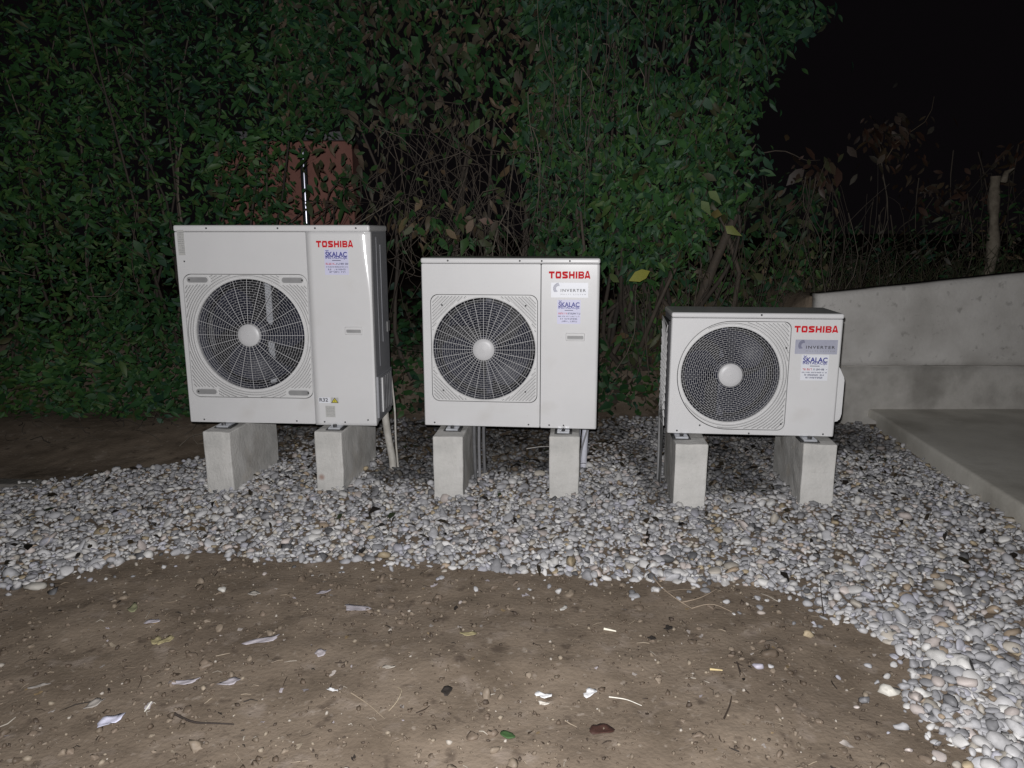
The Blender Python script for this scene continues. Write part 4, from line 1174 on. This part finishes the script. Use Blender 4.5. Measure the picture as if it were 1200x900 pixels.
for q in range(190):
    xx = rng.normal(-.42, .38); top = rng.uniform(1.35, 2.25)
    if xx < -.82: continue
    P = stem_path((xx + rng.normal(-.02, .14), 5.2 + rng.normal(0, .16), top), (xx + rng.normal(.08, .30), 5.3 + rng.normal(0, .18), top - rng.uniform(.25, 1.1)), .12, 10)
    paths.append((P, rng.uniform(.0018, .0048), .0018, sc_()))
for q in range(14):
    xx = rng.uniform(-1.55, -.95); zz = rng.uniform(1.35, 1.8)
    paths.append((stem_path((xx, 5.6, zz), (xx + rng.normal(.1, .35), 5.5 + rng.normal(0, .15), zz + rng.normal(.1, .35)), .08, 7), .006, .002, (.06, .048, .04)))
for q in range(12):
    xx = rng.uniform(-.8, .3); paths.append((stem_path((xx, 5.8, .2), (xx + rng.normal(0, .2), 5.7, rng.uniform(2.0, 2.6)), .1, 9), .02, .008, (.07, .058, .048)))
stems_part(dv, o, paths)
for k_, (p, c, s_) in enumerate([((-.68, 4.95, 1.46), (.20, .155, .09), .13), ((-.34, 4.95, 1.48), (.22, .165, .13), .10), ((-.25, 4.95, 1.44), (.20, .15, .12), .11), ((-.12, 4.98, 1.42), (.14, .085, .07), .10), ((-.43, 4.93, 1.38), (.17, .125, .085), .10)]):
    single_leaf(dv, p, s_, c, 1, 'pale tan dead leaf')

# 3 green shrub right of the middle, overhanging
o = (.95, 5.6, .3)
sh = empty('green_shrub', o, 0, 'leafy green shrub behind and above the middle unit with ragged hanging right edge', 'shrub')
n = 23000
x = rand(.0, 2.35, n); z = rand(1.0, 4.3, n)
redge = 1.62 + .32 * ss(2.3, 2.9, z) - .20 * ss(1.75, 1.2, z) + .40 * fbm(z * 2.2, z * 0 + 8, 3)
bot = 1.18 + .10 * np.sin(x * 5) + .35 * ss(.9, 1.5, x)
ledge = .12 + .5 * fbm(z * 1.5 + 3, z * 0 + 2, 3) - .4 * ss(2.4, 3.0, z)
k = (x < redge + rng.exponential(.05, n)) & (z > bot - rng.exponential(.10, n)) & (x > ledge)
cl = fbm(x * 2.4 + 31, z * 2.4 + 3, 3)
k &= (cl > -.20) | (rng.random(n) < .45)
y = 5.05 + .45 * fbm(x * 1.8 + 3, z * 1.8, 3) + rng.exponential(.22, n)
pts = np.stack([x, y, z], 1)[k]
hang = np.stack([rand(.62, 1.15, 420), 4.9 + rng.normal(0, .07, 420), 1.62 + rng.normal(0, .20, 420)], 1)
fill_plant(sh, o, np.concatenate([pts, hang]), .057, GREENS + [(.035, .075, .05)], GW + [.2], 130, droop=.85, kinds=(0, 1, 2, 2, 4))
paths = []
for q in range(26):
    xx = rng.uniform(.2, 1.7); paths.append((stem_path((.95 + rng.normal(0, .4), 5.8, .3), (xx, 5.3, rng.uniform(1.8, 3.4)), .15, 9), .022, .005, sc_()))
for q in range(60):
    xx = rng.uniform(.1, 1.55); zz = rng.uniform(1.9, 3.2)
    paths.append((stem_path((xx, 5.05, zz), (xx + rng.normal(0, .06), 5.0 + rng.normal(0, .06), zz - rng.uniform(.3, .9)), .04, 8), .0035, .0015, sc_()))
stems_part(sh, o, paths)
single_leaf(sh, (.15, 4.80, 1.955), .12, (.20, .28, .06), 1, 'bright yellow green leaf')  # a leaf of its own paler yellow-green colour
single_leaf(sh, (.87, 4.75, 1.12), .15, (.26, .26, .05), 1, 'yellow leaf hanging low')
single_leaf(sh, (.62, 4.8, 1.10), .10, (.09, .12, .05), 1, 'olive leaf hanging low')
single_leaf(sh, (-.46, 4.85, 2.87), .12, (.14, .20, .06), 0, 'light green leaf at the top')
for p, c in [((1.26, 4.95, 1.62), (.15, .20, .09)), ((1.22, 4.96, 1.56), (.13, .18, .08)), ((1.36, 4.95, 1.47), (.18, .15, .06)), ((1.38, 4.94, 1.40), (.17, .19, .06))]:
    single_leaf(sh, p, .12, c, 3, 'large pale yellowish leaf')

# 4 dry undergrowth below the shrub, 5 low dark ground ivy
o = (1.5, 5.6, .35)
ug = empty('dry_undergrowth', o, 0, 'dark tangle of dry stalks and brown leaves behind the smallest unit', 'undergrowth')
n = 2600
x = rand(.85, 2.35, n); z = .45 + rng.random(n) ** 1.4 * 1.25
y = 5.55 + .3 * fbm(x * 2, z * 2, 3) + rng.exponential(.2, n)
fill_plant(ug, o, np.stack([x, y, z], 1), .07, BROWNS[1:4] + GREENS[1:4] + [(.03, .045, .025)], [.2, .04, .3, .25, .15, .2, .4], 40, droop=.8, kinds=(1, 2, 4))
paths = []
for q in range(95):
    xx = rng.uniform(.75, 2.5); paths.append((stem_path((xx, 5.5 + rng.normal(0, .15), .35), (xx + rng.normal(.05, .22), 5.45 + rng.normal(0, .2), rng.uniform(.8, 1.9)), .08, 8), .0045, .0015, sc_()))
paths.append((stem_path((1.30, 5.75, .35), (1.62, 5.5, 1.52), .05, 10), .05, .03, (.085, .07, .055)))
stems_part(ug, o, paths)

o = (.6, 5.5, .1)
iv = empty('ground_ivy', o, 0, 'low dark ivy on the earth bank between the middle and the smallest unit', 'ivy')
n = 2600
x = rand(-1.0, 1.35, n); y = rand(5.35, 6.2, n)
z = H(x, y) + .04 + rng.random(n) ** 1.5 * .62 * ss(5.25, 5.7, y)
fill_plant(iv, o, np.stack([x, y, z], 1), .065, GREENS + BROWNS[:2], GW + [.15, .2], 60, droop=.3, kinds=(1, 3), face=.6)
paths = []
for q in range(40):
    xx = rng.uniform(-1.0, 1.3); yy = rng.uniform(5.3, 5.7); paths.append((stem_path((xx, yy, float(H(xx, yy)) + .01), (xx + rng.normal(0, .2), yy + .1, float(H(xx, yy)) + rng.uniform(.05, .5)), .05, 6), .004, .0015, sc_()))
stems_part(iv, o, paths)

# 6 low shoots at the foot of the left hedge
o = (-2.6, 4.95, .1)
lw = empty('low_shoots', o, 0, 'low dim shoots and fallen twigs at the foot of the left hedge', 'plant')
n = 1300
x = rand(-4.2, -1.45, n); y = 4.95 + rng.random(n) * .35; z = H(x, y) + .02 + rng.random(n) ** 1.6 * .42
fill_plant(lw, o, np.stack([x, y, z], 1), .06, GREENS, GW, 30, droop=.2)
paths = []
for q in range(46):
    xx = rng.uniform(-3.3, -1.5); yy = rng.uniform(4.45, 5.0); h_ = float(H(xx, yy)); a_ = rng.uniform(0, 6.28); l_ = rng.uniform(.06, .22)
    paths.append((stem_path((xx, yy, h_ + .012), (xx + l_ * math.cos(a_), yy + l_ * math.sin(a_) * .6, h_ + .015 + rng.random() * .10), .02, 6), .0035, .0015, sc_()))
stems_part(lw, o, paths)

# 7 red-leaved creeper tips at the shrub's right edge
o = (2.15, 5.6, 1.0)
rc = empty('red_creeper', o, 0, 'small creeper spray of red brown leaves at the right edge of the green shrub', 'creeper')
pts = np.array([2.18, 5.55, 1.80]) + rng.normal(0, 1, (60, 3)) * np.array([.10, .08, .10])
fill_plant(rc, o, pts, .085, REDS + [(.09, .085, .04)], [.3, .25, .2, .15, .15], 40, droop=1.0, kinds=(0, 1))
paths = [(stem_path((2.15 + rng.normal(0, .06), 5.55, 1.75), (2.15 + rng.normal(.05, .15), 5.6, rng.uniform(.9, 1.2)), .05, 9), .004, .002, sc_()) for q in range(9)]
paths.append((stem_path((1.75, 5.4, 1.9), (2.2, 5.55, 1.85), .03, 8), .005, .002, sc_()))
stems_part(rc, o, paths)

# 8 far creeper on the bank above the retaining wall
o = (4.1, 7.0, .9)
fc = empty('autumn_creeper', o, 0, 'thin autumn creeper with reddish leaves on the dark bank above the retaining wall', 'creeper')
n = 560
x = rand(3.15, 6.2, n)
top = 2.30 - .9 * ss(3.35, 3.9, x) * (1 - ss(4.0, 4.7, x)) * .55
z = top - rng.exponential(.20, n); y = 7.0 + rng.normal(0, .15, n)
pts = np.stack([x, y, z], 1)
pts = np.concatenate([pts, np.array([3.42, 6.9, 2.24]) + rng.normal(0, 1, (60, 3)) * np.array([.14, .1, .12])])
fill_plant(fc, o, pts, .082, REDS + BROWNS[:2], [.22, .2, .12, .14, .16, .16], 60, droop=1.0, kinds=(0, 1, 4))
paths = []
for q in range(34):
    xx = rng.uniform(3.2, 6.0); paths.append((stem_path((xx + rng.normal(0, .1), 7.0 + rng.normal(0, .1), rng.uniform(1.4, 2.2)), (xx + rng.normal(0, .1), 7.0, .95), .06, 8), .006, .003, sc_()))
paths.append((stem_path((3.35, 6.95, 2.0), (3.75, 6.95, 2.52), .03, 6), .005, .002, (.15, .12, .08)))
stems_part(fc, o, paths)

# low brush on the bank between the creeper's stems
o = (3.6, 6.6, .9)
br = empty('low_brush', o, 0, 'dim low brown green brush on the bank above the retaining wall', 'brush')
n = 2600
x = rand(2.25, 6.2, n); y = 6.0 + rng.random(n) * 1.4; z = .88 + rng.random(n) ** 1.5 * (.35 + .75 * vnoise(x * 1.7 + 3, y * .6))
fill_plant(br, o, np.stack([x, y, z], 1), .055, BROWNS[1:4] + GREENS[:4], [.25, .1, .3, .15, .15, .1, .1], 40, droop=.6, kinds=(0, 2, 4))
paths = [(stem_path((xx, 6.5 + rng.normal(0, .3), .9), (xx + rng.normal(0, .25), 6.4 + rng.normal(0, .3), rng.uniform(1.1, 1.8)), .12, 8), .004, .0015, sc_()) for xx in rng.uniform(2.2, 6.0, 60)]
stems_part(br, o, paths)

# 9 broken pale stump
sp = empty('broken_stump', (3.92, 6.2, .9), 0, 'pale broken tree stump standing on the bank above the retaining wall', 'stump')
t_ = np.linspace(0, 1, 14); Pp = np.stack([-.03 + .05 * np.sin(t_ * 4) - .03 * t_ + .06 * t_ ** 3, .0 * t_, -.1 + 1.0 * t_], 1)
V, F = tube(Pp, .050 - .016 * t_ + .008 * np.sin(t_ * 17) + .012 * (t_ > .93), 9)
obj('trunk', mesh_np('trunk', V, F, mat('pale_bark', [(.12, .10, .075), (.24, .21, .165)], 14, .9, bump=.6, bscale=40), True), sp)
V, F = tube([(.03, 0, .86), (.05, .01, .93), (.10, .0, .96)], [.03, .022, .006], 6); obj('snag', mesh_np('snag', V, F, bpy.data.materials['pale_bark'], True), sp)

# 10 rough grass on the bank
acc = Acc(); 
for q in range(1000):
    xx = rng.uniform(1.75, 6.0); yy = rng.uniform(5.35 if xx > 2.1 else 5.6, 6.9); h_ = float(H(xx, yy)); l_ = rng.uniform(.08, .35)
    d = rng.normal(0, .12, 2); P = np.array([[xx, yy, h_ - .01], [xx + d[0] * .4, yy + d[1] * .4, h_ + l_ * .6], [xx + d[0], yy + d[1], h_ + l_]])
    V, F = tube(P, [.003, .0022, .0006], 3); acc.add(V, F, [(.05, .07, .03), (.08, .08, .045), (.06, .05, .03)][rng.integers(0, 3)])
obj('grass', acc.mesh('grass', M['stem']), kind='stuff')

# ------------------------------------------------------------------ litter on the ground
def flat_piece(L_, Wd, seed, ragged=.25, curl=.15, n=16, thick=.0012):
    """a ragged scrap: outline with uneven edge, cupped, with thickness"""
    r_ = random.Random(seed); V = [(0, 0, .003)]; ph = [r_.uniform(0, 6.28) for _ in range(4)]
    for ring, f in ((1, .55), (2, 1.0)):
        for k in range(n):
            a = 2 * math.pi * k / n; q = 1 + ragged * (.5 * math.sin(2 * a + ph[0]) + .35 * math.sin(3 * a + ph[1]) + .3 * math.sin(5 * a + ph[2]) + r_.uniform(-.3, .3)) * f
            x = L_ / 2 * math.cos(a) * f * q; y = Wd / 2 * math.sin(a) * f * q
            V.append((x, y, .003 + curl * (abs(y) + .5 * abs(x)) * f * (.6 + .4 * math.sin(3 * a + ph[3])) + r_.uniform(0, .0015)))
    F3 = [(0, 1 + k, 1 + (k + 1) % n) for k in range(n)]
    F4 = [(1 + k, 1 + n + k, 1 + n + (k + 1) % n, 1 + (k + 1) % n) for k in range(n)]
    V = np.array(V); m_ = len(V); V = np.concatenate([V, V - np.array([0, 0, thick])])
    F3 = np.array(F3); F4 = np.array(F4)
    side = np.array([(1 + n + k, 1 + n + k + m_, 1 + n + (k + 1) % n + m_, 1 + n + (k + 1) % n) for k in range(n)])
    return mesh_np('scrap', V, [np.concatenate([F4, F4[:, ::-1] + m_, side]), np.concatenate([F3, F3[:, ::-1] + m_])], M['litter'], False)

def put(name, me, x, y, rz, col, label, cat, group=None, dz=.002, tilt=0.0):
    o = obj(name, me, None, (x, y, float(H(x, y)) + dz), (tilt, tilt * .5, rz), label=label, cat=cat, group=group)
    o.color = (*col, 1)
    return o

LAV = (.43, .40, .43); PALE = (.46, .42, .38); WHT = (.85, .85, .86); TAN = (.36, .31, .17); DRK = (.03, .024, .02)
scraps = [
    ('dead_leaf', -.84, 2.299, .105, .035, .55, LAV, 'long pale lilac dead leaf lying nearest below the left block', 'leaf'),
    ('dead_leaf', -.571, 2.522, .085, .05, -.1, LAV, 'pale lilac dead leaf closest to the gravel edge', 'leaf'),
    ('dead_leaf', -1.006, 2.063, .09, .024, .35, LAV, 'narrow curled pale leaf with a dark shadowed edge', 'leaf'),
    ('dead_leaf', -.866, 2.060, .062, .032, .3, LAV, 'small pale lilac leaf right of the narrow curled leaf', 'leaf'),
    ('dead_leaf', -1.266, 2.408, .045, .03, .5, LAV, 'small lilac leaf fragment on dark soil at the left', 'leaf'),
    ('paper_scrap', -1.133, 1.871, .060, .055, .8, (.66, .66, .80), 'crumpled bluish white paper scrap at the lower left', 'paper'),
    ('dead_leaf', -.626, 2.217, .045, .034, 1.2, (.48, .44, .46), 'small triangular pale leaf right of the long lilac leaf', 'leaf'),
    ('paper_scrap', -.540, 2.010, .030, .014, -.2, WHT, 'tiny white paper scrap with a curled dark edge', 'paper'),
    ('paper_scrap', .095, 2.005, .050, .024, .1, WHT, 'white paper scrap, left one of the bright pair', 'paper'),
    ('paper_scrap', .234, 2.014, .045, .032, .5, WHT, 'white torn paper scrap, right one of the bright pair', 'paper'),
    ('paper_scrap', .094, 1.968, .030, .016, .2, (.75, .70, .62), 'small cream paper scrap just below the left bright scrap', 'paper'),
    ('dead_leaf', .248, 1.842, .058, .050, .0, (.055, .022, .015), 'dark red brown dead leaf at the bottom of the bare soil', 'leaf'),
    ('dead_leaf', -.197, 2.016, .034, .045, .2, DRK, 'blackish pointed leaf standing on the soil', 'leaf'),
    ('dead_leaf', -.149, 2.330, .070, .022, -.05, TAN, 'curved yellowish leaf on the middle of the soil', 'leaf'),
    ('dead_leaf', -1.165, 2.29, .034, .055, -.4, TAN, 'yellow green leaf of an open pair, right half', 'leaf'),
    ('dead_leaf', -1.20, 2.292, .030, .05, .5, TAN, 'yellow green leaf of an open pair, left half', 'leaf'),
    ('dead_leaf', -1.221, 1.952, .06, .03, .9, (.36, .33, .30), 'dull beige leaf left of the crumpled paper', 'leaf'),
    ('dead_leaf', .545, 2.380, .036, .026, .4, DRK, 'black leaf bit on the right of the soil, upper one', 'leaf'),
    ('dead_leaf', .477, 2.318, .026, .026, .9, DRK, 'black leaf bit on the right of the soil, lower one', 'leaf'),
    ('dead_leaf', .191, 2.521, .034, .02, .9, (.6, .58, .54), 'tiny pale leaf just in front of the gravel', 'leaf'),
    ('dead_leaf', -1.437, 2.039, .05, .018, .5, (.36, .33, .30), 'narrow beige leaf at the far left of the soil', 'leaf'),
    ('dead_leaf', -1.38, 2.50, .034, .06, .1, (.24, .24, .14), 'dull olive leaf on dark soil at the left', 'leaf'),
    ('dead_leaf', -.98, 2.62, .05, .03, -.3, (.40, .37, .33), 'beige leaf left of the lilac leaf near the gravel', 'leaf'),
    ('dead_leaf', -.72, 2.64, .055, .020, .7, (.40, .37, .40), 'thin slanted pale leaf near the gravel edge', 'leaf'),
    ('dead_leaf', 1.604, 2.124, .045, .024, .2, (.42, .25, .04), 'orange leaf lying on the pebbles at the right edge', 'leaf'),
    ('dead_leaf', -.39, 2.13, .04, .018, .2, (.42, .38, .33), 'small cream leaf flake in the middle of the soil', 'leaf'),
]
for k_, (nm, x, y, L_, Wd, rz, c, lab, cat) in enumerate(scraps):
    put(nm, flat_piece(L_, Wd, 40 + k_, .50 if 'paper' in nm else .34, .30 if 'paper' in nm else .26), x, y, rz, c, lab, cat, None, .004)
# green leaf
gl = put('fallen_leaf', flat_piece(.046, .028, 99, .10, .12), -.013, 1.816, -.5, (.042, .095, .028), 'fresh green leaf with its stalk on the bare soil', 'leaf', None, .004)
# twigs and stalks
def twig(pts, r, col, label, cat='twig', branch=None):
    P = np.array([(x, y, float(H(x, y)) + dz) for x, y, dz in pts]); o0 = P[0].copy()
    acc = Acc(); acc.add(*tube(curve(P - o0, 12), np.linspace(r, r * .5, 12), 5))
    if branch:
        for b in branch:
            Q = np.array([(x, y, float(H(x, y)) + dz) for x, y, dz in b]) - o0
            acc.add(*tube(curve(Q, 8), np.linspace(r * .8, r * .4, 8), 5))
    o = obj('twig', acc.mesh('twig', M['litter'], True), None, tuple(o0), label=label, cat=cat); o.color = (*col, 1)
twig([(.55, 2.80, .02), (.57, 2.66, .012), (.63, 2.56, .006), (.66, 2.52, .004)], .0032, (.34, .27, .20), 'forked dry twig reaching from the gravel onto the soil',
     branch=[[(.63, 2.56, .006), (.71, 2.58, .01), (.78, 2.63, .02)], [(.66, 2.52, .004), (.74, 2.545, .016), (.80, 2.49, .004)]])
twig([(-.97, 1.91, .006), (-.90, 1.87, .006), (-.84, 1.865, .008), (-.78, 1.86, .006)], .0040, (.04, .03, .025), 'dark crooked twig at the lower left of the soil')
twig([(-.345, 2.03, .004), (-.325, 2.0, .014), (-.335, 1.95, .012), (-.355, 1.92, .004)], .0022, (.42, .35, .25), 'thin curved straw standing in the middle of the soil')
twig([(-.48, 2.0, .004), (-.42, 1.95, .006), (-.36, 1.88, .006)], .0022, (.32, .26, .19), 'thin slanting straw below the curved one')
twig([(-1.056, 1.955, .006), (-1.056, 1.915, .006)], .0042, (.80, .78, .70), 'short white stick upright near the crumpled paper')
twig([(.32, 2.375, .005), (.36, 2.36, .005)], .0050, (.80, .76, .64), 'short white stick on the upper middle of the soil')
twig([(.625, 2.13, .005), (.662, 2.12, .005)], .0045, (.60, .48, .25), 'short yellowish stick on the right of the soil')
twig([(.09, 4.42, .05), (.18, 4.44, .06), (.26, 4.43, .06)], .0035, (.55, .53, .50), 'pale thin twig on the gravel beneath the middle unit')
twig([(.60, 1.88, .004), (.63, 1.93, .006), (.65, 1.98, .006)], .0030, (.05, .035, .025), 'dark splinter slanting on the right of the soil')
twig([(.71, 2.09, .004), (.715, 2.15, .008)], .0040, (.045, .032, .024), 'small dark splinter standing right of the yellowish stick')
twig([(.29, 2.0, .004), (.34, 1.985, .005), (.38, 1.955, .005)], .0022, (.75, .72, .64), 'broken line of white straw beside the right bright scrap')
twig([(1.10, 2.42, .03), (1.13, 2.52, .05), (1.165, 2.62, .06)], .0025, (.07, .055, .045), 'thin dark stalk leaning on the pebbles at the right')
# stones on the soil
def stone(x, y, s, col, label, k, name='stone', cat='stone', rz=0.0):
    v, f = protos2[k]
    o = obj(name, mesh_np(name, v * np.array(s), f, M['stone_one'], True), None, (x, y, float(H(x, y)) + s[2] * .6), (0.05, .06, rz), label=label, cat=cat); o.color = (*col, 1)
stone(.779, 2.129, (.020, .013, .009), (.52, .50, .58), 'single lilac pebble alone on the soil at the right', 1)
stone(1.137, 2.02, (.027, .020, .013), (.64, .62, .56), 'round cream pebble at the tip of the spilled stones', 2)
stone(-1.848, 2.673, (.045, .026, .014), (.46, .44, .40), 'flat beige stone on the soil at the left edge', 3)
stone(-1.118, 2.664, (.017, .013, .010), (.56, .54, .50), 'small grey stone on the soil left of the thin slanted leaf', 0)
stone(.90, 2.48, (.015, .011, .008), (.45, .40, .36), 'small tan pebble in front of the gravel at the right', 4)
# flat slab of stone at the far left
sb = obj('stone_slab', box_mesh('stone_slab', -.16, .12, -.05, .05, -.03, .03, mat('weathered_stone', [(.10, .095, .085), (.17, .16, .145)], 9.0, .9, bump=.6, bscale=50), .008, 2), None, (-2.70, 3.86, float(H(-2.70, 3.86))), (0, .04, .08),
         label='flat grey stone slab lying at the back edge of the gravel far left', cat='slab')

# dark dead leaves lodged among the stones
n = 520
x = np.concatenate([rng.uniform(-2.4, 2.2, 330), rng.uniform(-1.55, .75, 420), rng.uniform(.8, 2.2, 160)]); y = np.concatenate([rng.uniform(2.7, 4.9, 330), rng.uniform(4.15, 5.2, 420), rng.uniform(3.75, 5.1, 160)])
k = pip(x, y, GRAVEL); x, y = x[k], y[k]; n = len(x)
az = rng.uniform(0, 6.28, n); T = np.stack([np.cos(az), np.sin(az), rng.normal(.05, .25, n)], 1); T /= np.linalg.norm(T, axis=1, keepdims=True)
Nn = np.stack([rng.normal(0, .35, n), rng.normal(0, .35, n), np.ones(n)], 1); Nn -= T * (Nn * T).sum(1, keepdims=True); Nn /= np.linalg.norm(Nn, axis=1, keepdims=True)
rots = np.stack([T, np.cross(Nn, T), Nn], -1)
L_ = np.clip(rng.lognormal(math.log(.042), .4, n), .015, .09)
V, F, C = scatter(LP, rng.integers(0, 5, n), np.stack([x, y, H(x, y) + .036], 1), np.repeat(L_[:, None], 3, 1), rots, pal_cols(n, [(.02, .016, .014), (.035, .028, .02), (.07, .05, .03), (.03, .04, .02)], [.5, .28, .12, .1]))
obj('leaf_litter', mesh_np('leaf_litter', V, F, M['leaf'], False, C), kind='stuff')
